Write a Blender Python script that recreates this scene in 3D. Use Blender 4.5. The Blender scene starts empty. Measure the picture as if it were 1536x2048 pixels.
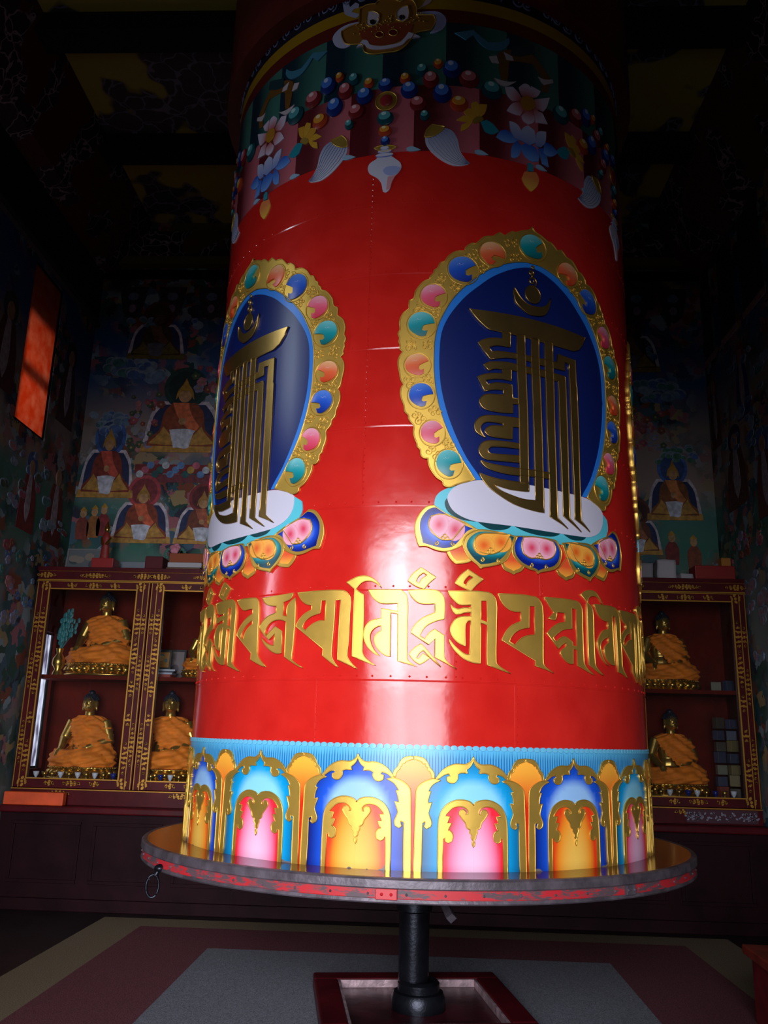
import bpy, bmesh, math, random
import numpy as np
from mathutils import Vector, Matrix, noise
from mathutils.geometry import delaunay_2d_cdt
PI = math.pi
sc = bpy.context.scene
col = sc.collection

# ---------------------------------------------------------------- camera, world, lights, exposure
R = 1.35                                    # radius of the wheel drum; its axis stands on the origin
cam_d = bpy.data.cameras.new('camera')
cam = bpy.data.objects.new('camera', cam_d); col.objects.link(cam)
cam_d.sensor_fit = 'VERTICAL'; cam_d.sensor_height = 36.0; cam_d.lens = 1710.15 / 2048 * 36.0
cam_d.clip_start = 0.05; cam_d.clip_end = 100
pitch, roll, yaw = 0.256874, 0.026784, 0.0443148
rt = Vector((math.cos(yaw), math.sin(yaw), 0))
fw = Vector((-math.sin(yaw) * math.cos(pitch), math.cos(yaw) * math.cos(pitch), math.sin(pitch)))
up = rt.cross(fw)
c_, s_ = math.cos(roll), math.sin(roll)
r2 = rt * c_ + up * s_; u2 = up * c_ - rt * s_
m3 = Matrix((r2, u2, -fw)).transposed()
cam.matrix_world = Matrix.Translation((0, -4.01767 * R, 1.53)) @ m3.to_4x4()
sc.camera = cam
w = bpy.data.worlds.new('world'); sc.world = w; w.use_nodes = True
w.node_tree.nodes['Background'].inputs[0].default_value = (.75, .85, 1, 1)
w.node_tree.nodes['Background'].inputs[1].default_value = 0.3
sc.view_settings.view_transform = 'Standard'; sc.view_settings.look = 'None'
sc.view_settings.exposure = 0.0; sc.view_settings.gamma = 1.0; sc.view_settings.use_curve_mapping = False

def area(name, loc, target, sx, sy, radiance, color, spread=180):
    d = bpy.data.lights.new(name, 'AREA'); d.shape = 'RECTANGLE'; d.size = sx; d.size_y = sy
    d.energy = radiance * PI * sx * sy; d.color = color; d.spread = math.radians(spread)
    o = bpy.data.objects.new(name, d); col.objects.link(o); o.location = loc
    o.rotation_euler = (Vector(target) - Vector(loc)).to_track_quat('-Z', 'Y').to_euler()
    return o
DAY = (.93, .93, 1.0)
DOOR_L, DOOR_R, DOOR_H = -2.9, 1.5, 3.95
area('doorway_daylight_upper_left', (-1.75, -7.32, 3.0), (-1.4, 0, 1.55), 2.2, 1.9, 2.6, DAY, 54)
area('doorway_daylight_upper_right', (0.4, -7.32, 3.0), (0.1, 0, 1.55), 2.1, 1.9, 1.5, DAY, 54)
area('doorway_daylight_lower_left', (-1.75, -7.32, 1.0), (-1.4, 0, .6), 2.2, 1.9, 1.22, DAY, 52)
area('doorway_daylight_lower_right', (0.4, -7.32, 1.0), (0.1, 0, .6), 2.1, 1.9, .95, DAY, 52)
area('window_daylight_high', (-4.1, -2.1, 5.0), (0, -2.1, 4.2), .36, 1.3, 6.0, (.8, .88, 1), 100)
area('window_daylight_low', (-4.1, -1.8, 2.75), (0, -1.8, 2.4), .3, .75, 4.0, (.85, .82, 1), 100)
area('window_daylight_shutter', (-4.9, 1.6, 4.5), (-3.7, 2.1, 4.9), .12, .25, 130.0, (1, .95, .9), 180)

# ---------------------------------------------------------------- traced outlines on the drum, in mm: (arc length round the drum, height)
DATA = {'letters':[['bhra',[[137,2214],[334,2217],[374,2179],[374,2063],[371,1887],[389,1865],[444,1835],[393,1851],[327,1871],[326,1925],[329,2058],[295,2069],[295,2002],[293,1876],[256,1879],[212,1896],[173,1930],[151,1961],[144,1983],[162,1961],[190,1936],[219,1917],[241,1915],[245,1985],[246,2076],[232,2073],[221,2055],[219,2020],[221,1954],[187,1969],[160,1996],[148,2028],[156,2057],[175,2082],[204,2094],[248,2096],[248,2117],[215,2113],[197,2106],[175,2104],[159,2121],[148,2155],[161,2137],[186,2129],[212,2136],[248,2137],[249,2152],[193,2151],[164,2172],[144,2196]],[[[298,2174],[327,2176],[329,2072],[296,2083]]]],['bindu',[[232,2325],[310,2279],[278,2253],[248,2220],[211,2232],[170,2254],[193,2290]],[[[239,2295],[259,2285],[237,2268],[224,2245],[208,2254],[219,2274]]]],['ya',[[384,2214],[583,2213],[624,2170],[624,2006],[623,1891],[644,1869],[679,1849],[652,1860],[576,1879],[578,1903],[401,1991],[407,2007],[425,2037],[455,2066],[503,2087],[503,2134],[454,2135],[419,2154],[396,2184]],[[[550,2165],[581,2167],[578,2027],[537,2020],[500,2004],[468,1971],[440,1986],[450,2008],[472,2033],[505,2051],[547,2060]]]],['padma',[[635,2216],[845,2216],[881,2181],[880,2088],[882,1921],[889,1901],[913,1878],[955,1856],[907,1871],[837,1895],[838,1972],[809,1975],[807,1902],[774,1904],[741,1926],[727,1947],[732,1962],[762,1981],[765,2004],[738,1991],[714,1969],[648,2040],[680,2071],[718,2093],[762,2103],[761,2150],[710,2150],[707,2125],[697,2108],[657,2114],[675,2128],[692,2146],[669,2170]],[[[807,2177],[840,2175],[837,1987],[808,1992],[807,2009],[759,2031],[730,2024],[701,2001],[684,2020],[712,2044],[750,2066],[806,2075]]]],['i_mark',[[876,2254],[905,2274],[946,2284],[989,2279],[1019,2257],[1047,2222],[1013,2252],[981,2259],[951,2255],[932,2242],[922,2218],[963,2184],[964,2058],[967,1916],[981,1892],[1033,1858],[983,1875],[918,1906],[918,2054],[918,2222]],[]],['na',[[973,2215],[1173,2219],[1217,2171],[1220,2084],[1226,1966],[1230,1912],[1286,1861],[1226,1879],[1178,1887],[1176,2020],[1171,2172],[1135,2173],[1139,2056],[1143,1919],[1099,1923],[1059,1953],[1048,1986],[1060,2010],[1093,2030],[1094,2063],[1052,2047],[1024,2026],[1015,2002],[1024,1969],[1044,1936],[1078,1912],[1031,1939],[1001,1982],[993,2023],[1008,2051],[1041,2085],[1094,2098],[1094,2141],[1045,2143],[1007,2166]],[]],['va',[[-1066,2209],[-908,2207],[-881,2183],[-876,2079],[-871,1934],[-858,1900],[-802,1851],[-846,1864],[-918,1893],[-915,1923],[-1046,2022],[-1030,2054],[-997,2087],[-961,2110],[-924,2125],[-926,2152],[-953,2152],[-997,2150],[-1033,2173]],[[[-923,2094],[-921,2072],[-955,2053],[-978,2027],[-990,1993],[-1009,2008],[-1004,2033],[-975,2066]]]],['jra',[[-854,2201],[-652,2213],[-666,2186],[-710,2172],[-710,2104],[-684,2097],[-683,2151],[-637,2190],[-634,2067],[-638,1956],[-642,1889],[-623,1870],[-574,1842],[-614,1859],[-686,1899],[-686,1994],[-687,2073],[-726,2084],[-770,2080],[-804,2060],[-825,2027],[-813,2005],[-786,2028],[-755,2051],[-709,2025],[-706,1917],[-748,1919],[-794,1943],[-828,1974],[-844,1997],[-807,1969],[-759,1954],[-755,2016],[-793,1986],[-838,2022],[-865,2053],[-843,2081],[-808,2105],[-755,2119],[-756,2155],[-807,2161],[-835,2176]],[]],['yaa',[[-625,2213],[-375,2215],[-335,2178],[-336,2101],[-337,1975],[-342,1902],[-327,1874],[-291,1837],[-323,1853],[-390,1881],[-389,1975],[-385,2168],[-414,2169],[-415,2084],[-419,1994],[-423,1908],[-412,1879],[-385,1844],[-413,1861],[-470,1901],[-468,1933],[-626,2046],[-610,2076],[-581,2104],[-539,2125],[-541,2149],[-571,2154],[-601,2176]],[[[-487,2169],[-463,2168],[-464,2069],[-495,2068],[-531,2054],[-570,2024],[-588,2038],[-575,2067],[-542,2092],[-492,2106]]]],['i_mark',[[-357,2254],[-325,2271],[-299,2281],[-268,2284],[-238,2277],[-208,2257],[-184,2225],[-204,2244],[-230,2257],[-260,2259],[-286,2248],[-310,2218],[-269,2191],[-266,2082],[-268,1922],[-256,1895],[-233,1874],[-202,1853],[-233,1865],[-317,1897],[-317,2011],[-316,2220]],[]],['na',[[-246,2215],[-88,2215],[-58,2179],[-55,2036],[-53,1888],[-35,1867],[-8,1852],[-38,1862],[-97,1876],[-102,2099],[-136,2105],[-135,1999],[-134,1897],[-160,1904],[-189,1928],[-207,1956],[-211,1981],[-201,2002],[-179,2018],[-179,2043],[-207,2034],[-228,2013],[-233,1988],[-227,1956],[-209,1924],[-184,1899],[-214,1914],[-245,1945],[-260,1977],[-263,2002],[-255,2038],[-230,2065],[-180,2077],[-180,2124],[-102,2111],[-103,2150],[-177,2149],[-203,2159],[-228,2182]],[]],['dra',[[-54,2212],[78,2217],[117,2180],[118,2079],[76,2067],[40,2048],[19,2026],[5,1996],[30,1981],[34,1991],[51,2013],[74,2030],[119,2001],[120,1902],[136,1875],[177,1848],[138,1868],[77,1898],[77,1985],[47,1956],[-37,2011],[-29,2031],[-10,2058],[22,2084],[75,2108],[75,2151],[10,2150],[-19,2165],[-39,2187]],[]],['bindu',[[6,2325],[79,2279],[45,2250],[22,2221],[-16,2234],[-55,2259],[-32,2294]],[[[19,2301],[37,2288],[12,2270],[-2,2246],[-18,2256],[-6,2282]]]],['ra_foot',[[-44,1909],[-22,1936],[11,1959],[31,1939],[106,1853],[63,1890],[24,1928],[7,1919],[-11,1892],[0,1888],[21,1914],[53,1894],[28,1875],[6,1863],[-21,1881]],[]]],'copies':[[0,-1447],[1,-1447],[10,-1447],[11,-1447],[12,-1447],[13,-1447],[8,1841],[9,1845],[10,1901],[11,1962],[0,2031]],'sym':{'crescent':[[490,3876],[484,3845],[498,3792],[534,3760],[575,3738],[628,3741],[673,3757],[702,3800],[719,3871],[698,3829],[663,3800],[613,3790],[565,3797],[524,3828],[500,3863]],'roof_bar':[[238,3714],[974,3708],[874,3598],[351,3607],[319,3625],[282,3659]],'hook_bar':[[417,3607],[464,3604],[460,3522],[421,3524],[379,3521],[341,3506],[360,3480],[383,3488],[489,3491],[586,3492],[669,3492],[751,3495],[756,3546],[885,3544],[886,3394],[891,3391],[892,3119],[889,2834],[889,2644],[953,2593],[911,2615],[842,2643],[847,2757],[842,3083],[838,3412],[838,3510],[801,3513],[801,3462],[724,3459],[632,3457],[549,3465],[489,3464],[430,3459],[350,3438],[284,3526],[318,3547],[365,3560],[416,3563]],'cross_bar':[[313,3405],[345,3421],[392,3429],[449,3433],[498,3429],[553,3427],[667,3428],[726,3427],[803,3427],[806,3398],[809,3100],[807,2819],[806,2641],[886,2582],[847,2603],[763,2647],[763,2811],[758,3089],[757,3372],[757,3388],[722,3388],[666,3392],[553,3393],[468,3395],[415,3392],[373,3389],[341,3374]],'loop_bar':[[415,3392],[467,3393],[464,3333],[420,3336],[373,3332],[322,3319],[336,3294],[382,3311],[467,3311],[469,3297],[470,3240],[505,3238],[504,3210],[470,3206],[469,3156],[413,3151],[353,3153],[312,3164],[293,3188],[292,3209],[308,3231],[339,3243],[419,3247],[421,3275],[367,3272],[319,3256],[281,3333],[317,3350],[364,3361],[414,3366]],'curl_bar':[[509,3132],[417,3130],[334,3127],[294,3112],[271,3087],[265,3059],[276,3030],[322,3005],[302,3030],[296,3057],[311,3082],[339,3093],[417,3091],[414,3076],[352,3072],[325,3055],[318,3037],[338,3019],[374,3013],[465,3013],[468,3081],[510,3085]],'bow_bar':[[508,2994],[420,2995],[334,2990],[302,2974],[289,2948],[289,2925],[306,2900],[338,2889],[507,2893],[507,2929],[420,2925],[351,2922],[336,2932],[336,2945],[351,2960],[397,2965],[508,2968]],'blade_bar':[[295,2881],[333,2871],[396,2864],[506,2861],[593,2863],[678,2864],[683,2832],[594,2830],[507,2825],[442,2824],[382,2831],[333,2844],[311,2860]],'column_a':[[501,3604],[547,3606],[548,3472],[551,3358],[555,3146],[555,2865],[555,2789],[507,2786],[507,2893],[507,3087],[505,3255],[502,3340],[501,3358],[499,3458]],'column_b':[[588,3605],[633,3605],[632,3489],[635,3368],[640,3114],[641,2860],[641,2646],[553,2653],[468,2672],[395,2708],[337,2747],[302,2788],[289,2816],[333,2802],[395,2792],[506,2788],[555,2791],[554,2746],[511,2744],[450,2745],[404,2753],[366,2763],[390,2739],[427,2723],[487,2707],[535,2701],[593,2704],[593,2853],[592,3082],[587,3355],[585,3479]],'column_c':[[672,3604],[723,3602],[722,3451],[724,3383],[723,3082],[725,2874],[726,2632],[792,2583],[755,2602],[677,2631],[681,2753],[679,2875],[674,3097],[672,3372],[670,3498]]},'disc':[603,3861],'discr':[48,51],'fl':[[604,3942],[597,3990],[606,4028]],'fo':[[611,4275],[588,4251],[549,4237],[505,4215],[480,4214],[438,4179],[408,4194],[379,4170],[373,4163],[321,4152],[276,4105],[253,4104],[220,4077],[215,4052],[165,4045],[127,4015],[106,3981],[85,3974],[69,3940],[53,3928],[50,3910],[32,3891],[32,3876],[-5,3858],[-42,3808],[-52,3764],[-75,3750],[-77,3720],[-77,3703],[-109,3674],[-124,3628],[-120,3585],[-130,3562],[-122,3536],[-125,3516],[-118,3496],[-120,3473],[-104,3458],[-124,3422],[-126,3382],[-117,3337],[-115,3321],[-109,3297],[-96,3277],[-108,3258],[-111,3226],[-105,3195],[-92,3163],[-87,3128],[-69,3108],[-67,3089],[-55,3070],[-39,3050],[-42,3016],[-34,2982],[-23,2955],[-22,2940],[-6,2923],[-4,2898],[11,2881],[32,2880],[36,2846],[51,2813],[76,2780],[105,2762],[109,2744],[127,2734],[148,2735],[180,2751]],'fi':[[603,4050],[552,4047],[478,4027],[407,3997],[332,3952],[264,3895],[199,3829],[145,3760],[103,3681],[72,3605],[55,3507],[54,3354],[56,3329],[64,3254],[80,3169],[102,3092],[132,3012],[172,2931],[213,2861],[268,2779]],'bi':[[603,4024],[539,4010],[459,3977],[366,3921],[292,3857],[221,3789],[167,3720],[125,3653],[94,3571],[84,3468],[84,3360],[85,3362],[91,3283],[109,3189],[135,3097],[176,2992],[227,2889],[288,2803],[301,2780]],'jew':[[609,4148,76,72,'g',30],[364,4054,69,67,'o',-20],[204,3937,74,75,'b',20],[49,3773,63,65,'p',10],[-11,3609,67,68,'g',0],[-29,3381,60,59,'o',15],[-7,3214,60,63,'b',0],[52,3013,56,61,'p',20],[135,2853,61,68,'g',0]],'gj':[[-1.016,0.127],[-0.816,0.678],[-0.336,1.017],[0.304,1.017],[0.784,0.72],[1.024,0.127],[0.544,0.042],[0.144,-0.085],[0.024,-0.424],[0.184,-0.551],[0.464,-0.508],[0.344,-0.89],[-0.016,-0.975],[-0.496,-0.763],[-0.896,-0.381]],'B':{'cushion':[[130,2671],[140,2708],[175,2742],[238,2768],[296,2779],[588,2782],[692,2778],[834,2776],[941,2773],[1035,2752],[1079,2719],[1075,2656],[1039,2603],[964,2568],[876,2557],[685,2552],[457,2558],[274,2565],[203,2585],[154,2619]],'teal':[[66,2637],[74,2684],[108,2717],[175,2742],[296,2739],[604,2751],[940,2753],[1060,2726],[1126,2689],[1129,2627],[1075,2564],[961,2522],[822,2498],[683,2497],[558,2497],[457,2494],[338,2498],[260,2507],[176,2545],[106,2592]],'scallop':[[[281,2565],[368,2560],[457,2558],[435,2541],[382,2529],[331,2535]],[[473,2558],[600,2554],[748,2553],[702,2532],[624,2526],[543,2535]],[[767,2552],[845,2555],[930,2560],[896,2539],[824,2532]],[[128,2678],[117,2649],[134,2607],[189,2574],[253,2565],[274,2565],[203,2585],[154,2619],[132,2664]]],'p1o':[[64,2637],[23,2625],[-14,2574],[-27,2518],[-16,2462],[-5,2430],[32,2431],[73,2415],[121,2408],[169,2422],[204,2444],[225,2491],[281,2523],[210,2561],[120,2599]],'p1i':[[71,2626],[33,2612],[2,2568],[-3,2518],[8,2469],[12,2447],[53,2435],[108,2423],[155,2432],[186,2461],[225,2511],[256,2527],[176,2559],[106,2606]],'p1h':[[51,2581],[120,2591],[218,2547],[183,2503],[155,2466],[107,2465],[73,2485],[39,2533]],'p2o':[[281,2523],[225,2491],[207,2455],[214,2420],[239,2380],[281,2348],[295,2331],[309,2339],[366,2352],[425,2379],[460,2445],[487,2504],[368,2522]],'p2i':[[288,2513],[239,2478],[225,2435],[253,2388],[288,2358],[298,2352],[366,2367],[411,2398],[441,2443],[468,2502],[375,2515]],'p2h':[[324,2508],[281,2494],[261,2458],[274,2417],[316,2405],[359,2408],[404,2433],[434,2485],[449,2511]],'p3o':[[480,2507],[460,2459],[463,2410],[501,2371],[555,2348],[587,2344],[599,2329],[616,2340],[697,2362],[734,2395],[749,2455],[728,2496],[710,2512],[599,2516]],'p3i':[[491,2505],[473,2460],[478,2415],[512,2379],[555,2362],[591,2353],[601,2345],[628,2358],[689,2376],[720,2404],[734,2453],[714,2494],[693,2509],[599,2513]],'p3h':[[519,2506],[508,2464],[517,2422],[556,2403],[601,2409],[647,2405],[690,2426],[707,2464],[692,2502],[649,2511],[583,2514]],'u1':[[128,2410],[146,2375],[173,2349],[211,2354],[242,2363],[253,2384],[225,2421],[204,2444]],'u2':[[403,2363],[417,2336],[451,2323],[466,2315],[481,2324],[508,2336],[524,2359],[486,2398],[456,2437]]},'A':{'crest':[[259,1452],[247,1431],[222,1417],[181,1418],[149,1409],[120,1391],[101,1370],[87,1352],[101,1354],[121,1368],[145,1375],[152,1365],[137,1359],[138,1344],[153,1335],[173,1337],[187,1356],[185,1372],[202,1380],[232,1378],[227,1394],[247,1411],[259,1437]],'leaf':[[109,1345],[81,1350],[53,1344],[25,1330],[5,1310],[-1,1287],[-3,1197],[-5,1122],[-8,951],[25,952],[27,1049],[27,1160],[41,1168],[43,1157],[36,1147],[48,1137],[65,1146],[69,1165],[59,1191],[55,1206],[70,1249],[52,1245],[56,1273],[65,1296],[53,1296],[73,1327]],'dome':[[-11,1444],[27,1439],[46,1420],[56,1399],[73,1381],[80,1352],[53,1344],[25,1330],[5,1310],[-2,1287],[-4,1159],[-8,951],[-16,951]],'rim':[[-11,1447],[29,1441],[49,1421],[59,1400],[76,1381],[81,1351],[69,1357],[64,1376],[48,1391],[51,1399],[42,1403],[40,1416],[29,1415],[20,1425],[-11,1435]],'arch':[[259,1240],[243,1255],[214,1262],[182,1261],[150,1249],[126,1230],[108,1199],[101,1162],[99,1088],[99,954],[119,954],[121,1095],[130,1100],[131,1086],[145,1079],[161,1087],[166,1111],[156,1128],[144,1131],[160,1163],[142,1163],[152,1191],[130,1192],[144,1211],[166,1229],[198,1235],[222,1228],[234,1213],[232,1202],[224,1200],[226,1211],[214,1222],[200,1218],[193,1203],[206,1183],[222,1164],[228,1145],[243,1136],[241,1123],[251,1112],[249,1101],[257,1090],[253,1079],[259,1062]],'field':[[259,1446],[222,1415],[181,1412],[141,1399],[109,1374],[89,1350],[73,1327],[57,1296],[54,1273],[52,1245],[47,1198],[27,1160],[25,952],[99,954],[259,956]],'inner':[[119,954],[118,1162],[126,1200],[150,1234],[198,1243],[230,1239],[259,1228],[259,956]]},'W':{'tassel_cap':[[-8,4755],[-2,4797],[30,4838],[100,4828],[85,4799],[39,4763]],'tassel':[[-8,4753],[45,4763],[103,4820],[144,4802],[173,4751],[185,4684],[209,4640],[241,4604],[209,4587],[151,4581],[87,4610],[29,4662],[-1,4709]],'shell':[[-236,4682],[-209,4661],[-173,4630],[-143,4601],[-136,4567],[-153,4535],[-170,4517],[-187,4479],[-200,4434],[-218,4418],[-235,4428],[-246,4479],[-270,4516],[-313,4549],[-326,4585],[-315,4617],[-280,4638],[-263,4662]],'shell_lip':[[-239,4558],[-219,4579],[-172,4580],[-140,4567],[-159,4533],[-194,4523],[-223,4533]],'shell_pink':[[-211,4515],[-168,4523],[-187,4479],[-203,4438],[-218,4433]],'shell_gold':[[-294,4711],[-252,4721],[-187,4714],[-166,4700],[-192,4690],[-233,4681],[-269,4693]],'blue0':[[395,4802],[421,4849],[459,4866],[498,4845],[531,4820],[497,4790],[445,4783]],'blue1':[[486,4695],[490,4761],[524,4812],[550,4785],[536,4719],[509,4694]],'blue2':[[543,4783],[592,4819],[648,4803],[668,4755],[660,4718],[610,4705],[563,4734]],'blue3':[[662,4802],[707,4825],[721,4782],[734,4704],[689,4715]],'blue4':[[708,4861],[754,4865],[808,4832],[751,4783],[698,4787]],'pale0':[[476,4926],[525,4916],[552,4875],[557,4815],[511,4821],[485,4863]],'pale1':[[650,4895],[672,4921],[719,4935],[711,4862],[677,4814],[644,4816]],'pale2':[[552,4889],[594,4931],[636,4911],[648,4838],[605,4803],[557,4815]],'pink0':[[453,5152],[502,5168],[542,5133],[562,5097],[501,5070],[468,5096]],'pink1':[[540,5175],[578,5215],[610,5214],[641,5168],[601,5110],[563,5125]],'pink2':[[461,4995],[501,5056],[555,5073],[568,5042],[547,4986],[500,4985]],'pink3':[[554,4988],[596,5037],[638,5017],[637,4974],[601,4944],[567,4957]],'pink4':[[632,5057],[698,5055],[734,4995],[652,4976]],'pink5':[[640,5125],[755,5187],[730,5111],[706,5072],[639,5075]],'pink6':[[621,5211],[687,5201],[663,5155],[626,5134]],'flower_eye':[[556,5109],[601,5132],[640,5118],[639,5067],[603,5033],[561,5040],[548,5071]],'bud_cap':[[589,4681],[606,4691],[627,4679],[626,4638],[588,4633]],'bud':[[568,4623],[644,4641],[664,4603],[649,4551],[610,4506],[573,4534],[550,4574]],'yellow0':[[165,4878],[207,4913],[258,4903],[273,4885],[219,4870]],'yellow1':[[207,4958],[249,4964],[285,4907],[249,4895],[213,4925]],'yellow2':[[249,4999],[279,5017],[300,4979],[291,4908],[255,4951]],'yellow3':[[297,5000],[343,5005],[328,4943],[297,4910]],'yellow4':[[189,4805],[195,4847],[261,4886],[231,4831]],'yellow_stem':[[255,4882],[285,4914],[315,4913],[321,4897],[285,4870],[261,4866]],'drop':[[303,4883],[340,4904],[377,4884],[414,4844],[370,4814],[327,4826]],'ribbon':[[152,5466],[211,5483],[261,5501],[304,5464],[348,5433],[427,5454],[478,5500],[482,5460],[436,5401],[356,5385],[304,5414],[261,5466],[219,5424]],'legs':[[409,5368],[445,5399],[500,5426],[616,5448],[707,5385],[770,5323],[745,5221],[697,5210],[700,5311],[635,5375],[509,5348],[481,5329],[470,5207],[434,5187],[417,5271]],'claw0':[[356,5335],[400,5351],[417,5301],[373,5300]],'claw1':[[385,5194],[461,5190],[525,5210],[460,5157],[416,5163]],'claw2':[[445,5389],[500,5375],[509,5348],[463,5339]],'claw3':[[674,5300],[715,5298],[781,5328],[786,5305],[714,5257]],'loin':[[501,5446],[648,5512],[657,5455],[557,5395],[491,5383]],'face':[[-409,5686],[-365,5707],[-312,5699],[-298,5718],[-260,5724],[-213,5717],[-166,5688],[-138,5701],[-92,5691],[-69,5644],[-68,5583],[-13,5581],[32,5581],[42,5531],[15,5476],[-70,5457],[-97,5415],[-132,5369],[-177,5342],[-250,5342],[-315,5345],[-369,5374],[-380,5421],[-395,5436],[-486,5464],[-519,5532],[-521,5566],[-470,5582],[-410,5585]],'muzzle':[[-408,5528],[-283,5541],[-163,5537],[-89,5518],[-106,5459],[-142,5430],[-205,5400],[-275,5401],[-332,5419],[-347,5445],[-386,5467]],'ruff0':[[-411,5602],[-476,5609],[-533,5599],[-574,5570],[-583,5534],[-559,5480],[-505,5446],[-460,5450],[-502,5481],[-525,5540],[-501,5576],[-410,5579]],'ruff1':[[-68,5605],[-14,5611],[55,5609],[96,5577],[103,5534],[83,5489],[38,5460],[11,5460],[33,5493],[46,5537],[37,5575],[-63,5583]],'eye0':[[-359,5654],[-325,5651],[-286,5619],[-287,5575],[-307,5546],[-346,5547],[-366,5578]],'eye1':[[-187,5612],[-165,5643],[-121,5654],[-111,5603],[-117,5559],[-149,5541],[-182,5562]],'pupil0':[[-306,5567],[-309,5559],[-315,5554],[-324,5554],[-333,5558],[-340,5567],[-343,5576],[-341,5585],[-334,5589],[-325,5590],[-316,5585],[-309,5577]],'pupil1':[[-134,5571],[-137,5562],[-143,5557],[-152,5555],[-160,5559],[-167,5566],[-169,5575],[-167,5584],[-161,5590],[-152,5591],[-143,5587],[-137,5580]],'nostril0':[[-257,5469],[-260,5459],[-269,5453],[-281,5453],[-293,5459],[-303,5468],[-306,5480],[-303,5489],[-294,5495],[-282,5495],[-270,5490],[-261,5480]],'nostril1':[[-174,5470],[-178,5459],[-187,5452],[-200,5451],[-213,5456],[-222,5466],[-226,5477],[-223,5488],[-214,5494],[-201,5495],[-188,5490],[-178,5481]],'teeth':[[-421,5419],[-381,5460],[-352,5446],[-337,5415],[-275,5390],[-205,5389],[-160,5399],[-133,5429],[-111,5465],[-74,5446],[-43,5428],[-83,5425],[-115,5416],[-146,5381],[-205,5367],[-279,5369],[-341,5389],[-370,5424]],'horn0':[[-511,5698],[-531,5810],[-499,5797],[-476,5731],[-441,5753],[-418,5734],[-419,5706],[-445,5709],[-464,5693],[-408,5657],[-432,5637],[-495,5681]],'horn1':[[-68,5628],[-37,5659],[-15,5698],[22,5698],[-1,5664],[-50,5638]]},'beads':[[-100,5070,50,55,'b'],[-51,4976,46,47,'r'],[-12,4896,26,31,'g'],[-125,5149,30,35,'o'],[-31,5200,34,41,'g'],[20,5136,46,55,'r'],[86,5047,53,63,'b'],[181,4984,52,50,'o'],[138,5212,51,60,'b'],[238,5156,58,57,'r'],[61,5243,27,32,'o'],[372,5106,62,60,'g']],'mid':[[-236,5120,43,43,'b'],[-233,4896,48,45,'g'],[-232,4810,39,34,'o'],[-229,4745,26,29,'b']],'rg':[-230,5013,64,63,'gold']}

# ---------------------------------------------------------------- helpers
def lin(c):
    return tuple(((v / 255) / 12.92 if v / 255 <= .04045 else ((v / 255 + .055) / 1.055) ** 2.4) for v in c)
def mix(a, b, t):
    t = max(0, min(1, t)); return tuple(x + (y - x) * t for x, y in zip(a, b))
def nodes(name):
    m = bpy.data.materials.new(name); m.use_nodes = True
    nt = m.node_tree; return m, nt, nt.nodes['Principled BSDF']
def simple(name, c, rough=.5, metal=0.0, bump=0.0, bscale=30, var=0.0, vscale=6):
    m, nt, b = nodes(name); L = nt.links.new
    b.inputs['Base Color'].default_value = (*lin(c), 1); b.inputs['Roughness'].default_value = rough; b.inputs['Metallic'].default_value = metal
    tc = nt.nodes.new('ShaderNodeTexCoord')
    if var:
        n = nt.nodes.new('ShaderNodeTexNoise'); n.inputs['Scale'].default_value = vscale; n.inputs['Detail'].default_value = 6; L(tc.outputs['Object'], n.inputs['Vector'])
        r = nt.nodes.new('ShaderNodeValToRGB'); r.color_ramp.elements[0].position = .35; r.color_ramp.elements[1].position = .68
        r.color_ramp.elements[0].color = (*[v * (1 - var) for v in lin(c)], 1); r.color_ramp.elements[1].color = (*[min(1, v * (1 + var)) for v in lin(c)], 1)
        L(n.outputs[0], r.inputs[0]); L(r.outputs[0], b.inputs['Base Color'])
    if bump:
        n = nt.nodes.new('ShaderNodeTexNoise'); n.inputs['Scale'].default_value = bscale; n.inputs['Detail'].default_value = 4; L(tc.outputs['Object'], n.inputs['Vector'])
        bp = nt.nodes.new('ShaderNodeBump'); bp.inputs['Strength'].default_value = bump; bp.inputs['Distance'].default_value = .02
        L(n.outputs[0], bp.inputs['Height']); L(bp.outputs[0], b.inputs['Normal'])
    return m
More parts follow.
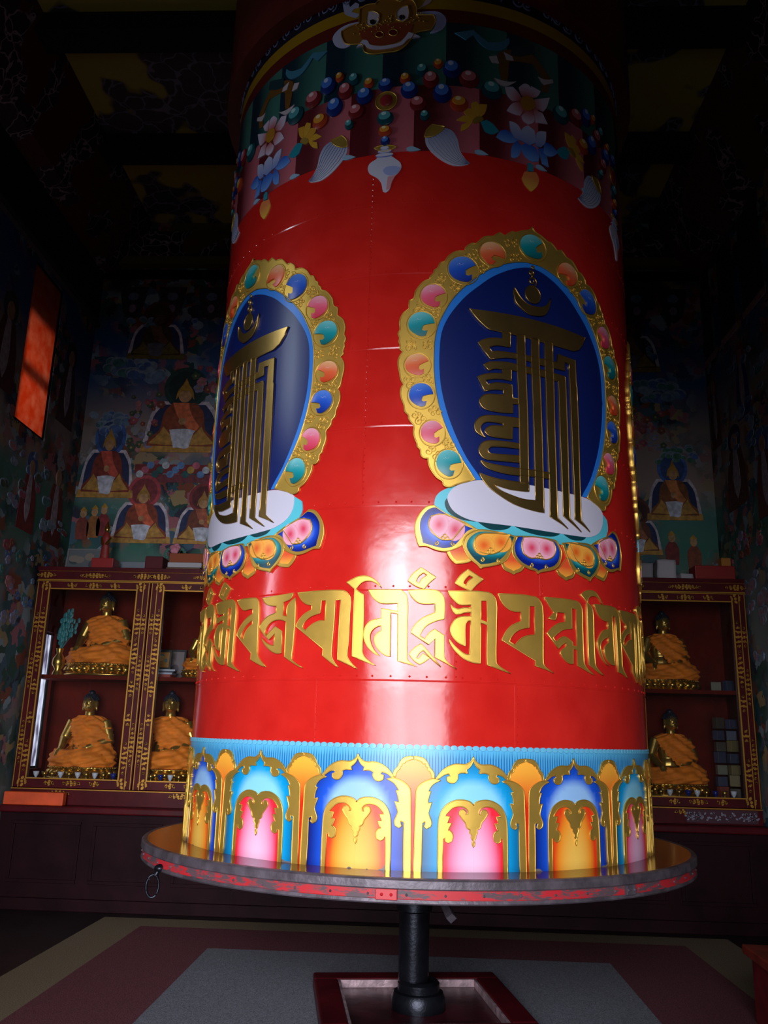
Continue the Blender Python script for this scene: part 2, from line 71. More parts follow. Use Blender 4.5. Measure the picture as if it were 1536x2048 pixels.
def painted(name, rough, chip=False, coat=0.0, fine=0.0):
    m, nt, b = nodes(name); L = nt.links.new
    a = nt.nodes.new('ShaderNodeAttribute'); a.attribute_name = 'col'
    out = a.outputs['Color']
    tc = nt.nodes.new('ShaderNodeTexCoord')
    if fine:
        n = nt.nodes.new('ShaderNodeTexNoise'); n.inputs['Scale'].default_value = 22; n.inputs['Detail'].default_value = 8; L(tc.outputs['Object'], n.inputs['Vector'])
        r = nt.nodes.new('ShaderNodeMapRange'); r.inputs[1].default_value = .3; r.inputs[2].default_value = .7; r.inputs[3].default_value = 1 - fine; r.inputs[4].default_value = 1 + fine; L(n.outputs[0], r.inputs[0])
        mm_ = nt.nodes.new('ShaderNodeVectorMath'); mm_.operation = 'SCALE'; L(out, mm_.inputs[0]); L(r.outputs[0], mm_.inputs['Scale']); out = mm_.outputs[0]
    if chip:                                   # flaked paint near the turntable
        n = nt.nodes.new('ShaderNodeTexNoise'); n.inputs['Scale'].default_value = 9; n.inputs['Detail'].default_value = 5; L(tc.outputs['Object'], n.inputs['Vector'])
        sx = nt.nodes.new('ShaderNodeSeparateXYZ'); L(tc.outputs['Object'], sx.inputs[0])
        hz = nt.nodes.new('ShaderNodeMapRange'); hz.inputs[1].default_value = .95; hz.inputs[2].default_value = 1.03; hz.inputs[3].default_value = .14; hz.inputs[4].default_value = -.2; L(sx.outputs[2], hz.inputs[0])
        ad = nt.nodes.new('ShaderNodeMath'); ad.operation = 'ADD'; L(n.outputs[0], ad.inputs[0]); L(hz.outputs[0], ad.inputs[1])
        gt = nt.nodes.new('ShaderNodeMath'); gt.operation = 'GREATER_THAN'; gt.inputs[1].default_value = .68; L(ad.outputs[0], gt.inputs[0])
        mx = nt.nodes.new('ShaderNodeMixRGB'); L(gt.outputs[0], mx.inputs[0]); L(out, mx.inputs[1]); mx.inputs[2].default_value = (.16, .14, .15, 1); out = mx.outputs[0]
    L(out, b.inputs['Base Color']); b.inputs['Roughness'].default_value = rough; b.inputs['Coat Weight'].default_value = coat
    return m
M = {}
M['paint'] = painted('enamel_paint', .3, chip=True)
M['mural'] = painted('mural_paint', .65, fine=.35)
M['cloth_paint'] = painted('coloured_matter', .7)
def red_drum():
    m, nt, b = nodes('red_enamel'); L = nt.links.new
    tc = nt.nodes.new('ShaderNodeTexCoord')
    n = nt.nodes.new('ShaderNodeTexNoise'); n.inputs['Scale'].default_value = 5; n.inputs['Detail'].default_value = 8; n.inputs['Roughness'].default_value = .6; L(tc.outputs['Object'], n.inputs['Vector'])
    r = nt.nodes.new('ShaderNodeValToRGB'); r.color_ramp.elements[0].position = .3; r.color_ramp.elements[1].position = .7
    r.color_ramp.elements[0].color = (*lin((194, 30, 25)), 1); r.color_ramp.elements[1].color = (*lin((210, 39, 32)), 1)
    L(n.outputs[0], r.inputs[0]); L(r.outputs[0], b.inputs['Base Color'])
    n2 = nt.nodes.new('ShaderNodeTexNoise'); n2.inputs['Scale'].default_value = 2.2; n2.inputs['Detail'].default_value = 2; L(tc.outputs['Object'], n2.inputs['Vector'])
    n3 = nt.nodes.new('ShaderNodeTexNoise'); n3.inputs['Scale'].default_value = 26; n3.inputs['Detail'].default_value = 5; L(tc.outputs['Object'], n3.inputs['Vector'])
    ad = nt.nodes.new('ShaderNodeMath'); ad.operation = 'MULTIPLY_ADD'; L(n3.outputs[0], ad.inputs[0]); ad.inputs[1].default_value = .06; L(n2.outputs[0], ad.inputs[2])
    bp = nt.nodes.new('ShaderNodeBump'); bp.inputs['Strength'].default_value = .25; bp.inputs['Distance'].default_value = .03
    L(ad.outputs[0], bp.inputs['Height']); L(bp.outputs[0], b.inputs['Normal'])
    r3 = nt.nodes.new('ShaderNodeMapRange'); r3.inputs[3].default_value = .09; r3.inputs[4].default_value = .2; L(n.outputs[0], r3.inputs[0]); L(r3.outputs[0], b.inputs['Roughness'])
    b.inputs['Specular IOR Level'].default_value = .6
    return m
M['red'] = red_drum()
M['seam'] = simple('seam_metal', (120, 14, 14), .4, 0, .2, 40)
M['gold'] = simple('gold_leaf', (226, 184, 84), .38, .76, .03, 16, .08, 9)
M['shadegold'] = simple('shaded_gold_plate', (196, 160, 92), .3, .97, .02, 12, .1, 7)  # shade put into the gold: darker, more metallic copy for the symbol facing the dark
M['strand'] = simple('blue_grey_line', (110, 120, 160), .6)
M['paleline'] = simple('pale_line', (210, 214, 230), .5)
M['gilt'] = simple('gilt_paint', (190, 140, 50), .42, .55)
M['brass'] = simple('brass', (205, 165, 80), .28, .95, .08, 40)
M['maroon'] = simple('maroon_lacquer', (76, 12, 20), .4, 0, .05, 12, .25, 5)
M['darkwood'] = simple('dark_maroon_wood', (34, 9, 16), .6, 0, .08, 14, .3, 4); M['darkwood'].node_tree.nodes['Principled BSDF'].inputs['Specular IOR Level'].default_value = .12
M['maroon'].node_tree.nodes['Principled BSDF'].inputs['Specular IOR Level'].default_value = .2
M['cabin'] = simple('cabinet_interior_red', (96, 22, 8), .7, 0, 0, 0, .2, 4); M['cabin'].node_tree.nodes['Principled BSDF'].inputs['Specular IOR Level'].default_value = .1
M['steel'] = simple('black_steel', (40, 42, 50), .32, .8, .08, 60, .3, 8)
M['worn'] = simple('worn_steel_rim', (92, 84, 92), .45, .35, .2, 25, .35, 11)
M['mauve'] = simple('hood_red', (96, 22, 14), .5, 0, .05, 10, .25, 3)
M['beam'] = simple('beam_black', (16, 15, 20), .7)
M['orange'] = simple('orange_paint', (226, 84, 34), .5, 0, 0, 0, .15, 8)
M['blackhair'] = simple('blue_black_hair', (20, 22, 40), .5)
M['robe'] = simple('saffron_cloth', (236, 128, 26), .75, 0, .25, 45, .18, 10)
M['white'] = simple('white_ceramic', (205, 208, 220), .3)
M['blueglass'] = simple('blue_glass', (28, 40, 120), .15)
M['skin'] = simple('gilded_bronze', (206, 166, 84), .3, .85, .05, 30)

def turntable_red():
    m, nt, b = nodes('chipped_red_rim'); L = nt.links.new
    tc = nt.nodes.new('ShaderNodeTexCoord'); mp = nt.nodes.new('ShaderNodeMapping'); mp.inputs['Scale'].default_value = (5, 5, 16); L(tc.outputs['Object'], mp.inputs[0])
    n = nt.nodes.new('ShaderNodeTexNoise'); n.inputs['Scale'].default_value = 1.6; n.inputs['Detail'].default_value = 9; n.inputs['Roughness'].default_value = .7; L(mp.outputs[0], n.inputs['Vector'])
    r = nt.nodes.new('ShaderNodeValToRGB'); r.color_ramp.elements[0].position = .47; r.color_ramp.elements[1].position = .55
    r.color_ramp.elements[0].color = (*lin((186, 40, 48)), 1); r.color_ramp.elements[1].color = (*lin((88, 72, 78)), 1)
    L(n.outputs[0], r.inputs[0]); L(r.outputs[0], b.inputs['Base Color']); b.inputs['Roughness'].default_value = .45
    return m
M['rimred'] = turntable_red()
def top_board():
    m, nt, b = nodes('dark_varnished_board'); L = nt.links.new
    b.inputs['Base Color'].default_value = (*lin((78, 26, 22)), 1); b.inputs['Roughness'].default_value = .16
    tc = nt.nodes.new('ShaderNodeTexCoord'); n = nt.nodes.new('ShaderNodeTexNoise'); n.inputs['Scale'].default_value = 14; n.inputs['Detail'].default_value = 6; L(tc.outputs['Object'], n.inputs['Vector'])
    r = nt.nodes.new('ShaderNodeValToRGB'); r.color_ramp.elements[0].color = (*lin((50, 22, 20)), 1); r.color_ramp.elements[1].color = (*lin((120, 40, 30)), 1); L(n.outputs[0], r.inputs[0]); L(r.outputs[0], b.inputs['Base Color'])
    return m
M['board'] = top_board()
def glass():
    m = bpy.data.materials.new('pane_glass'); m.use_nodes = True; nt = m.node_tree; nt.nodes.clear(); L = nt.links.new
    o = nt.nodes.new('ShaderNodeOutputMaterial'); mx = nt.nodes.new('ShaderNodeMixShader'); t = nt.nodes.new('ShaderNodeBsdfTransparent'); g = nt.nodes.new('ShaderNodeBsdfGlossy')
    f = nt.nodes.new('ShaderNodeFresnel'); f.inputs[0].default_value = 1.32; g.inputs['Roughness'].default_value = .02; t.inputs[0].default_value = (.93, .95, .95, 1)
    L(f.outputs[0], mx.inputs[0]); L(t.outputs[0], mx.inputs[1]); L(g.outputs[0], mx.inputs[2]); L(mx.outputs[0], o.inputs[0])
    return m
M['glass'] = glass()
def translucent():
    m = bpy.data.materials.new('orange_blind'); m.use_nodes = True; nt = m.node_tree; nt.nodes.clear(); L = nt.links.new
    o = nt.nodes.new('ShaderNodeOutputMaterial'); mx = nt.nodes.new('ShaderNodeMixShader'); d = nt.nodes.new('ShaderNodeBsdfDiffuse'); t = nt.nodes.new('ShaderNodeBsdfTranslucent')
    tc = nt.nodes.new('ShaderNodeTexCoord'); n = nt.nodes.new('ShaderNodeTexNoise'); n.inputs['Scale'].default_value = 9; n.inputs['Detail'].default_value = 6; L(tc.outputs['Object'], n.inputs['Vector'])
    r = nt.nodes.new('ShaderNodeValToRGB'); r.color_ramp.elements[0].position = .35; r.color_ramp.elements[1].position = .7
    r.color_ramp.elements[0].color = (*lin((232, 120, 76)), 1); r.color_ramp.elements[1].color = (*lin((242, 164, 136)), 1); L(n.outputs[0], r.inputs[0])
    L(r.outputs[0], d.inputs[0]); L(r.outputs[0], t.inputs[0]); mx.inputs[0].default_value = .7
    L(d.outputs[0], mx.inputs[1]); L(t.outputs[0], mx.inputs[2]); L(mx.outputs[0], o.inputs[0])
    return m
M['blind'] = translucent()
def glow_pane():  # made-up glowing pane: patchy emission imitates daylight at the cabinet side
    m, nt, b = nodes('added_glow_pane'); L = nt.links.new
    tc = nt.nodes.new('ShaderNodeTexCoord'); mp = nt.nodes.new('ShaderNodeMapping'); mp.inputs['Scale'].default_value = (1, 7, 2.2); L(tc.outputs['Object'], mp.inputs[0])
    n = nt.nodes.new('ShaderNodeTexNoise'); n.inputs['Scale'].default_value = 1.7; n.inputs['Detail'].default_value = 4; L(mp.outputs[0], n.inputs['Vector'])
    r = nt.nodes.new('ShaderNodeValToRGB'); r.color_ramp.elements[0].position = .38; r.color_ramp.elements[1].position = .62
    r.color_ramp.elements[0].color = (.09, .08, .14, 1); r.color_ramp.elements[1].color = (.75, .78, 1, 1); L(n.outputs[0], r.inputs[0])
    L(r.outputs[0], b.inputs['Emission Color']); b.inputs['Emission Strength'].default_value = 1.3; b.inputs['Base Color'].default_value = (.1, .1, .1, 1)
    return m
M['glow_pane'] = glow_pane()

def tag(o, label, cat, group=None):
    o['label'] = label; o['category'] = cat
    if group: o['group'] = group
    return o
def thing(name, label, cat, loc=(0, 0, 0), rz=0, group=None):
    o = bpy.data.objects.new(name, None); col.objects.link(o); o.location = loc; o.rotation_euler = (0, 0, rz); o.empty_display_size = .1
    return tag(o, label, cat, group)
def link(name, me, mat, parent=None, structure=False):
    o = bpy.data.objects.new(name, me); col.objects.link(o)
    if mat is not None:
        for mt in (mat if isinstance(mat, (list, tuple)) else [mat]): me.materials.append(mt)
    if parent: o.parent = parent
    if structure: o['kind'] = 'structure'
    return o
def obj(name, bm, mat, parent=None, smooth=None, structure=False):
    me = bpy.data.meshes.new(name)
    bmesh.ops.recalc_face_normals(bm, faces=bm.faces)
    bm.to_mesh(me); bm.free()
    if smooth:
        me.shade_smooth() if smooth >= 180 else me.set_sharp_from_angle(angle=math.radians(smooth))
        if smooth < 180:
            for p in me.polygons: p.use_smooth = True
    return link(name, me, mat, parent, structure)
def box(bm, x0, x1, y0, y1, z0, z1, bev=0):
    r = bmesh.ops.create_cube(bm, size=1, matrix=Matrix.Translation(((x0 + x1) / 2, (y0 + y1) / 2, (z0 + z1) / 2)) @ Matrix.Diagonal((abs(x1 - x0), abs(y1 - y0), abs(z1 - z0), 1)))
    if bev:
        es = list({e for v in r['verts'] for e in v.link_edges})
        bmesh.ops.bevel(bm, geom=es, offset=bev, segments=2, affect='EDGES', profile=.5)
def ball(bm, c, r, u=12, v=8, rot=None):
    r = r if hasattr(r, '__len__') else (r, r, r)
    mt = Matrix.Translation(c) @ (rot.to_matrix().to_4x4() if rot else Matrix.Identity(4)) @ Matrix.Diagonal((*r, 1))
    bmesh.ops.create_uvsphere(bm, u_segments=u, v_segments=v, radius=1, matrix=mt)
def rod(bm, a, b, r0, r1=None, seg=10):
    a, b = Vector(a), Vector(b); d = b - a
    q = d.to_track_quat('Z', 'Y').to_matrix().to_4x4()
    bmesh.ops.create_cone(bm, cap_ends=True, segments=seg, radius1=r0, radius2=r0 if r1 is None else r1, depth=d.length, matrix=Matrix.Translation((a + b) / 2) @ q)
def lathe(bm, prof, seg=48, c=(0, 0, 0), sx=1, sy=1, mats=None):
    rings = []
    for r, z in prof:
        rings.append([bm.verts.new((c[0] + r * sx * math.cos(2 * PI * i / seg), c[1] + r * sy * math.sin(2 * PI * i / seg), c[2] + z)) for i in range(seg)] if r > 1e-6 else [bm.verts.new((c[0], c[1], c[2] + z))])
    for k, (a, b) in enumerate(zip(rings, rings[1:])):
        for i in range(seg):
            j = (i + 1) % seg
            if len(a) == 1 and len(b) == 1: continue
            f = bm.faces.new([a[0], b[j], b[i]] if len(a) == 1 else ([a[i], a[j], b[0]] if len(b) == 1 else [a[i], a[j], b[j], b[i]]))
            if mats: f.material_index = mats[k]
def tube(bm, pts, r, closed=False, seg=6, nrm=None):
    pts = [Vector(p) for p in pts]; n = len(pts); rings = []
    for i, p in enumerate(pts):
        a = pts[(i - 1) % n] if (closed or i) else p; b = pts[(i + 1) % n] if (closed or i < n - 1) else p
        t = (b - a)
        if t.length < 1e-9: t = Vector((0, 0, 1))
        t.normalize()
        ref = nrm(p) if nrm else (Vector((0, 0, 1)) if abs(t.z) < .9 else Vector((1, 0, 0)))
        u = t.cross(ref); u = u.normalized() if u.length > 1e-6 else Vector((1, 0, 0)); v = u.cross(t)
        rr = r(i / max(1, n - 1)) if callable(r) else r
        rings.append([bm.verts.new(p + (u * math.cos(2 * PI * k / seg) + v * math.sin(2 * PI * k / seg)) * rr) for k in range(seg)])
    for i in range(n if closed else n - 1):
        A, B = rings[i], rings[(i + 1) % n]
        for k in range(seg): bm.faces.new([A[k], A[(k + 1) % seg], B[(k + 1) % seg], B[k]])
    if not closed:
        bm.faces.new(rings[0][::-1]); bm.faces.new(rings[-1])

# --- relief engine: outlines laid on a curved or flat ground, with thickness, paint gradients and raised edges
def on_drum(s, z, h): a = s / R; return ((R + h) * math.sin(a), -(R + h) * math.cos(a), z)
def drum_n(p): return Vector((p.x, p.y, 0)).normalized()
def on_y(y, sgn=-1):            # ground facing the camera: u = x, v = z
    return lambda s, z, h: (s, y + sgn * h, z)
def on_x(x, sgn): return lambda s, z, h: (x + sgn * h, s, z)
def smooth(p, corner=50, sub=3):
    n = len(p); out = []
    P = [np.array(q, float) for q in p]
    cor = []
    for i in range(n):
        a = P[i] - P[i - 1]; b = P[(i + 1) % n] - P[i]
        la, lb = np.hypot(*a), np.hypot(*b)
        if la < 1e-9 or lb < 1e-9: cor.append(True); continue
        cor.append(math.degrees(math.acos(max(-1, min(1, a.dot(b) / la / lb)))) > corner)
    for i in range(n):
        p1, p2 = P[i], P[(i + 1) % n]
        d = np.hypot(*(p2 - p1))
        def lim(v): l = np.hypot(*v); return v * min(1, d / l) if l > 1e-9 else v
        t1 = lim((p2 - P[i - 1]) / 2) if not cor[i] else None
        t2 = lim((P[(i + 2) % n] - p1) / 2) if not cor[(i + 1) % n] else None
        out.append(tuple(p1))
        if t1 is None and t2 is None: continue
        if t1 is None: t1 = (p2 - p1) * 1.0 if t2 is None else (p2 - p1) * 1.5 - t2 * .5
        if t2 is None: t2 = (p2 - p1) * 1.5 - t1 * .5
        for k in range(1, sub):
            t = k / sub
            h = (2 * t**3 - 3 * t**2 + 1) * p1 + (t**3 - 2 * t**2 + t) * t1 + (-2 * t**3 + 3 * t**2) * p2 + (t**3 - t**2) * t2
            out.append(tuple(h))
    return out
def inside(pts, poly):
    x, y = pts[:, 0], pts[:, 1]; r = np.zeros(len(pts), bool)
    P = np.array(poly); Q = np.roll(P, -1, 0)
    for (x1, y1), (x2, y2) in zip(P, Q):
        if y1 == y2: continue
        c = ((y1 > y) != (y2 > y)) & (x < (x2 - x1) * (y - y1) / (y2 - y1) + x1)
        r ^= c
    return r
def relief(name, items, mp, mat, parent=None, rim=0, nrm=None):
    """items: dicts o=outline, holes, c=colour or f(s,z), h0, h1 (depth range), ds, dz (grid), dome=(s,z,rs,rz,extra), sm=smooth"""
    V, F, C_, flat_f, sharp = [], [], [], [], set()
    rims = []
    for it in items:
        o = it['o']; hs = it.get('holes', [])
        if it.get('sm', True): o = smooth(o); hs = [smooth(h) for h in hs]
        loops = [o] + hs
        pts, eds = [], []
        for lp in loops:
            b = len(pts); pts += [Vector(q) for q in lp]; eds += [(b + i, b + (i + 1) % len(lp)) for i in range(len(lp))]
        A = np.array(o); mn, mx_ = A.min(0), A.max(0)
        ds, dz = it.get('ds', .035), it.get('dz', 0)
        if ds and mp is on_drum or it.get('grid'):
            for k in range(int(math.ceil(mn[0] / ds)), int(mx_[0] / ds) + 1):
                b = len(pts); pts += [Vector((k * ds, mn[1] - .01)), Vector((k * ds, mx_[1] + .01))]; eds.append((b, b + 1))
        if dz:
            for k in range(int(math.ceil(mn[1] / dz)), int(mx_[1] / dz) + 1):
                b = len(pts); pts += [Vector((mn[0] - .01, k * dz)), Vector((mx_[0] + .01, k * dz))]; eds.append((b, b + 1))
        vo, eo, fo, *_ = delaunay_2d_cdt(pts, eds, [], 0, 1e-6)
        vv = np.array([(q.x, q.y) for q in vo]); tri = np.array([f for f in fo if len(f) == 3])
        cen = vv[tri].mean(1); ok = inside(cen, o)
        for h in hs: ok &= ~inside(cen, h)
        tri = tri[ok]
        h0, h1 = it.get('h0', -.004), it.get('h1', .004); c = it.get('c', (1, 1, 1)); dm = it.get('dome')
        idx = {}
        def top(i):
            if i not in idx:
                s, z = vv[i]; h = h1
                if dm: h += dm[4] * max(0, 1 - ((s - dm[0]) / dm[2]) ** 2 - ((z - dm[1]) / dm[3]) ** 2) ** .5
                idx[i] = len(V); V.append(mp(s, z, h)); C_.append(c(s, z) if callable(c) else c)
            return idx[i]
        cnt = {}
        for t in tri:
            a, b, d = (int(q) for q in t)
            if (vv[b][0] - vv[a][0]) * (vv[d][1] - vv[a][1]) - (vv[b][1] - vv[a][1]) * (vv[d][0] - vv[a][0]) < 0: b, d = d, b
            F.append((top(a), top(b), top(d)))
            for e in ((a, b), (b, d), (d, a)):
                k = (min(e), max(e)); cnt.setdefault(k, []).append(e)
        bot = {}
        def low(i):
            if i not in bot:
                s, z = vv[i]; bot[i] = len(V); V.append(mp(s, z, h0)); C_.append(C_[idx[i]])
            return bot[i]
        for k, e in cnt.items():
            if len(e) == 1:
                a, b = e[0]; F.append((top(b), top(a), low(a), low(b))); sharp.add((min(top(a), top(b)), max(top(a), top(b))))
        if rim:
            for lp in loops:
                q = [lp[0]]
                for p in lp[1:]:
                    if math.dist(p, q[-1]) > .004: q.append(p)
                if len(q) > 3: rims.append(([mp(s, z, h1) for s, z in q], rim))
    bm = bmesh.new()
    for p, r in rims: tube(bm, p, r, True, 5, nrm or (drum_n if mp is on_drum else None))
    if rims:
        b0 = len(V); bm.verts.ensure_lookup_table(); bm.verts.index_update()
        V += [tuple(v.co) for v in bm.verts]; C_ += [items[0].get('c', (1, 1, 1)) if not callable(items[0].get('c')) else (1, .8, .3)] * len(bm.verts)
        F += [tuple(b0 + v.index for v in f.verts) for f in bm.faces]
    bm.free()
    me = bpy.data.meshes.new(name); me.from_pydata(V, [], F); me.update()
    at = me.color_attributes.new('col', 'FLOAT_COLOR', 'POINT')
    at.data.foreach_set('color', np.array([(*q, 1) for q in C_], np.float32).ravel())
    me.polygons.foreach_set('use_smooth', [True] * len(me.polygons))
    sh = me.attributes.new('sharp_edge', 'BOOLEAN', 'EDGE') if 'sharp_edge' not in me.attributes else me.attributes['sharp_edge']
    ev = np.zeros(len(me.edges) * 2, np.int32); me.edges.foreach_get('vertices', ev); ev = ev.reshape(-1, 2); ev.sort(1)
    sh.data.foreach_set('value', [tuple(e) in sharp for e in ev.tolist()])
    return link(name, me, mat, parent)
def mt_(p, ds=0, mir=None, dz=0):   # mm -> m, with shift or mirror about s = mir (mm)
    return [(((2 * mir - a) if mir is not None else a) / 1000 + ds, b / 1000 + dz) for a, b in p]
def ell(cx, cz, rx, rz, n=16, rot=0):
    c, s = math.cos(rot), math.sin(rot)
    return [(cx + rx * math.cos(t) * c - rz * math.sin(t) * s, cz + rx * math.cos(t) * s + rz * math.sin(t) * c) for t in (2 * PI * k / n for k in range(n))]
def spiral(cx, cz, r, a0, turns, sgn=1, n=18):
    return [(cx + r * (1 - .8 * k / n) * math.cos(a0 + sgn * 2 * PI * turns * k / n), cz + r * (1 - .8 * k / n) * math.sin(a0 + sgn * 2 * PI * turns * k / n)) for k in range(n + 1)]
rnd = random.Random(4)

# ================================================================ THE ROOM
XL, XR, YB, YF, ZC = -3.7, 3.05, 3.25, -7.0, 7.25
def holes_wall(name, axis, c0, c1, a0, a1, holes, mat, z1=ZC):
    bm = bmesh.new()
    As = sorted({a0, a1, *[h[0] for h in holes], *[h[1] for h in holes]}); Zs = sorted({0, z1, *[h[2] for h in holes], *[h[3] for h in holes]})
    for p, q in zip(As, As[1:]):
        for r, s in zip(Zs, Zs[1:]):
            if any(h[0] < (p + q) / 2 < h[1] and h[2] < (r + s) / 2 < h[3] for h in holes): continue
            if axis == 'x': box(bm, c0, c1, p, q, r, s)
            else: box(bm, p, q, c0, c1, r, s)
    bmesh.ops.remove_doubles(bm, verts=bm.verts, dist=1e-5)
    return obj(name, bm, mat, structure=True)
def mural_ground(name, seed):
    """painted sky over hazy ground, thick with small blossoms, leaves and cloud scrolls"""
    m, nt, b = nodes(name); L = nt.links.new
    g = nt.nodes.new('ShaderNodeNewGeometry'); sx = nt.nodes.new('ShaderNodeSeparateXYZ'); L(g.outputs['Position'], sx.inputs[0])
    mr = nt.nodes.new('ShaderNodeMapRange'); mr.inputs[1].default_value = 0; mr.inputs[2].default_value = 7.25; L(sx.outputs[2], mr.inputs[0])
    r = nt.nodes.new('ShaderNodeValToRGB'); L(mr.outputs[0], r.inputs[0]); cr = r.color_ramp
    cr.elements[0].position = .40; cr.elements[0].color = (*lin((110, 118, 118)), 1); cr.elements[1].position = .47; cr.elements[1].color = (*lin((50, 108, 92)), 1)
    for p, c in ((.53, (70, 120, 110)), (.56, (150, 132, 122)), (.66, (136, 122, 118)), (.73, (40, 80, 130)), (.83, (24, 60, 120)), (.835, (60, 30, 34)), (.9, (50, 34, 40)), (.95, (80, 74, 30))):
        e = cr.elements.new(p); e.color = (*lin(c), 1)
    vo = nt.nodes.new('ShaderNodeTexVoronoi'); vo.inputs['Scale'].default_value = 9; vo.inputs['Randomness'].default_value = 1
    ofs = nt.nodes.new('ShaderNodeVectorMath'); ofs.operation = 'ADD'; ofs.inputs[1].default_value = (seed, seed * 2, 0); L(g.outputs['Position'], ofs.inputs[0])
    ns = nt.nodes.new('ShaderNodeTexNoise'); ns.inputs['Scale'].default_value = 7; ns.inputs['Detail'].default_value = 4; L(ofs.outputs[0], ns.inputs['Vector'])
    mxv = nt.nodes.new('ShaderNodeVectorMath'); mxv.operation = 'MULTIPLY_ADD'; L(ns.outputs['Color'], mxv.inputs[0]); mxv.inputs[1].default_value = (.3, .3, .3); L(ofs.outputs[0], mxv.inputs[2])
    L(mxv.outputs[0], vo.inputs['Vector'])
    pal = nt.nodes.new('ShaderNodeValToRGB'); pal.color_ramp.interpolation = 'CONSTANT'
    sp = nt.nodes.new('ShaderNodeSeparateColor'); L(vo.outputs['Color'], sp.inputs[0]); L(sp.outputs[0], pal.inputs[0])
    cols = [(30, 70, 60), (60, 90, 110), (150, 90, 100), (36, 40, 60), (130, 150, 160), (120, 60, 40), (40, 80, 90), (150, 130, 90)]
    pal.color_ramp.elements[0].color = (*lin(cols[0]), 1); pal.color_ramp.elements[1].position = .9; pal.color_ramp.elements[1].color = (*lin(cols[-1]), 1)
    for k in range(1, 7):
        e = pal.color_ramp.elements.new(k * .125); e.color = (*lin(cols[k]), 1)
    n2 = nt.nodes.new('ShaderNodeTexNoise'); n2.inputs['Scale'].default_value = 1.5; n2.inputs['Detail'].default_value = 3; L(ofs.outputs[0], n2.inputs['Vector'])
    th = nt.nodes.new('ShaderNodeMapRange'); th.inputs[1].default_value = .44; th.inputs[2].default_value = .58; L(n2.outputs[0], th.inputs[0])
    dd = nt.nodes.new('ShaderNodeMapRange'); dd.inputs[1].default_value = .05; dd.inputs[2].default_value = .0; L(vo.outputs['Distance'], dd.inputs[0])
    mx = nt.nodes.new('ShaderNodeMixRGB'); L(th.outputs[0], mx.inputs[0]); L(r.outputs[0], mx.inputs[1]); L(pal.outputs[0], mx.inputs[2])
    L(mx.outputs[0], b.inputs['Base Color']); b.inputs['Roughness'].default_value = .7
    return m
def scroll_paint(name, base, c1, c2, scale):
    """flat colour overlaid with thin pale scrolling lines and dark leaf patches"""
    m, nt, b = nodes(name); L = nt.links.new
    g = nt.nodes.new('ShaderNodeNewGeometry')
    ns = nt.nodes.new('ShaderNodeTexNoise'); ns.inputs['Scale'].default_value = scale * .5; ns.inputs['Detail'].default_value = 3; L(g.outputs['Position'], ns.inputs['Vector'])
    mxv = nt.nodes.new('ShaderNodeVectorMath'); mxv.operation = 'MULTIPLY_ADD'; L(ns.outputs['Color'], mxv.inputs[0]); mxv.inputs[1].default_value = (.5, .5, .5); L(g.outputs['Position'], mxv.inputs[2])
    vo = nt.nodes.new('ShaderNodeTexVoronoi'); vo.feature = 'DISTANCE_TO_EDGE'; vo.inputs['Scale'].default_value = scale; L(mxv.outputs[0], vo.inputs['Vector'])
    lt = nt.nodes.new('ShaderNodeMath'); lt.operation = 'LESS_THAN'; lt.inputs[1].default_value = .035; L(vo.outputs[0], lt.inputs[0])
    n2 = nt.nodes.new('ShaderNodeTexNoise'); n2.inputs['Scale'].default_value = scale * .35; L(g.outputs['Position'], n2.inputs['Vector'])
    gt = nt.nodes.new('ShaderNodeMapRange'); gt.inputs[1].default_value = .5; gt.inputs[2].default_value = .53; L(n2.outputs[0], gt.inputs[0])
    m1 = nt.nodes.new('ShaderNodeMixRGB'); L(gt.outputs[0], m1.inputs[0]); m1.inputs[1].default_value = (*lin(base), 1); m1.inputs[2].default_value = (*lin(c1), 1)
    an = nt.nodes.new('ShaderNodeMath'); an.operation = 'MULTIPLY'; L(lt.outputs[0], an.inputs[0]); L(gt.outputs[0], an.inputs[1])
    m2 = nt.nodes.new('ShaderNodeMixRGB'); L(an.outputs[0], m2.inputs[0]); L(m1.outputs[0], m2.inputs[1]); m2.inputs[2].default_value = (*lin(c2), 1)
    L(m2.outputs[0], b.inputs['Base Color']); b.inputs['Roughness'].default_value = .65
    return m
MB, ML, MR = mural_ground('mural_back', 3), mural_ground('mural_left', 11), mural_ground('mural_right', 23)
dark = simple('dark_plaster', (40, 34, 36), .8)
bm = bmesh.new(); box(bm, XL - .5, XR + .5, YF - .4, YB + .4, -.12, 0); obj('floor', bm, simple('dark_floor_boards', (34, 24, 26), .5, 0, .05, 12, .3, 4), structure=True)
WIN1 = (1.73, 2.38, 4.24, 5.86); WIN2 = (-2.36, -1.84, 4.2, 5.8); WIN3 = (-2.03, -1.57, 2.35, 3.15); GLOW_WIN = (2.7, 3.12, 1.15, 2.45)
wl = holes_wall('wall_left', 'x', XL - .45, XL, YF - .4, YB + .4, [WIN1, WIN2, WIN3, GLOW_WIN], ML)
wr = holes_wall('wall_right', 'x', XR, XR + .4, YF - .4, YB + .4, [], MR)
wb = holes_wall('wall_back', 'y', YB, YB + .4, XL, XR, [], MB)
holes_wall('wall_front', 'y', YF - .25, YF, XL, XR, [(DOOR_L, DOOR_R, -.01, DOOR_H)], dark)
bm = bmesh.new(); box(bm, XL - .5, XR + .5, YF - .4, YB + .4, ZC, ZC + .15)
ceil = obj('ceiling', bm, scroll_paint('ceiling_yellow_clouds', (176, 160, 66), (70, 64, 62), (120, 116, 140), 4.5), structure=True)
bm = bmesh.new()
for x0, x1 in ((DOOR_L, DOOR_L + .09), (DOOR_R - .09, DOOR_R)): box(bm, x0, x1, YF - .2, YF + .02, 0, DOOR_H)
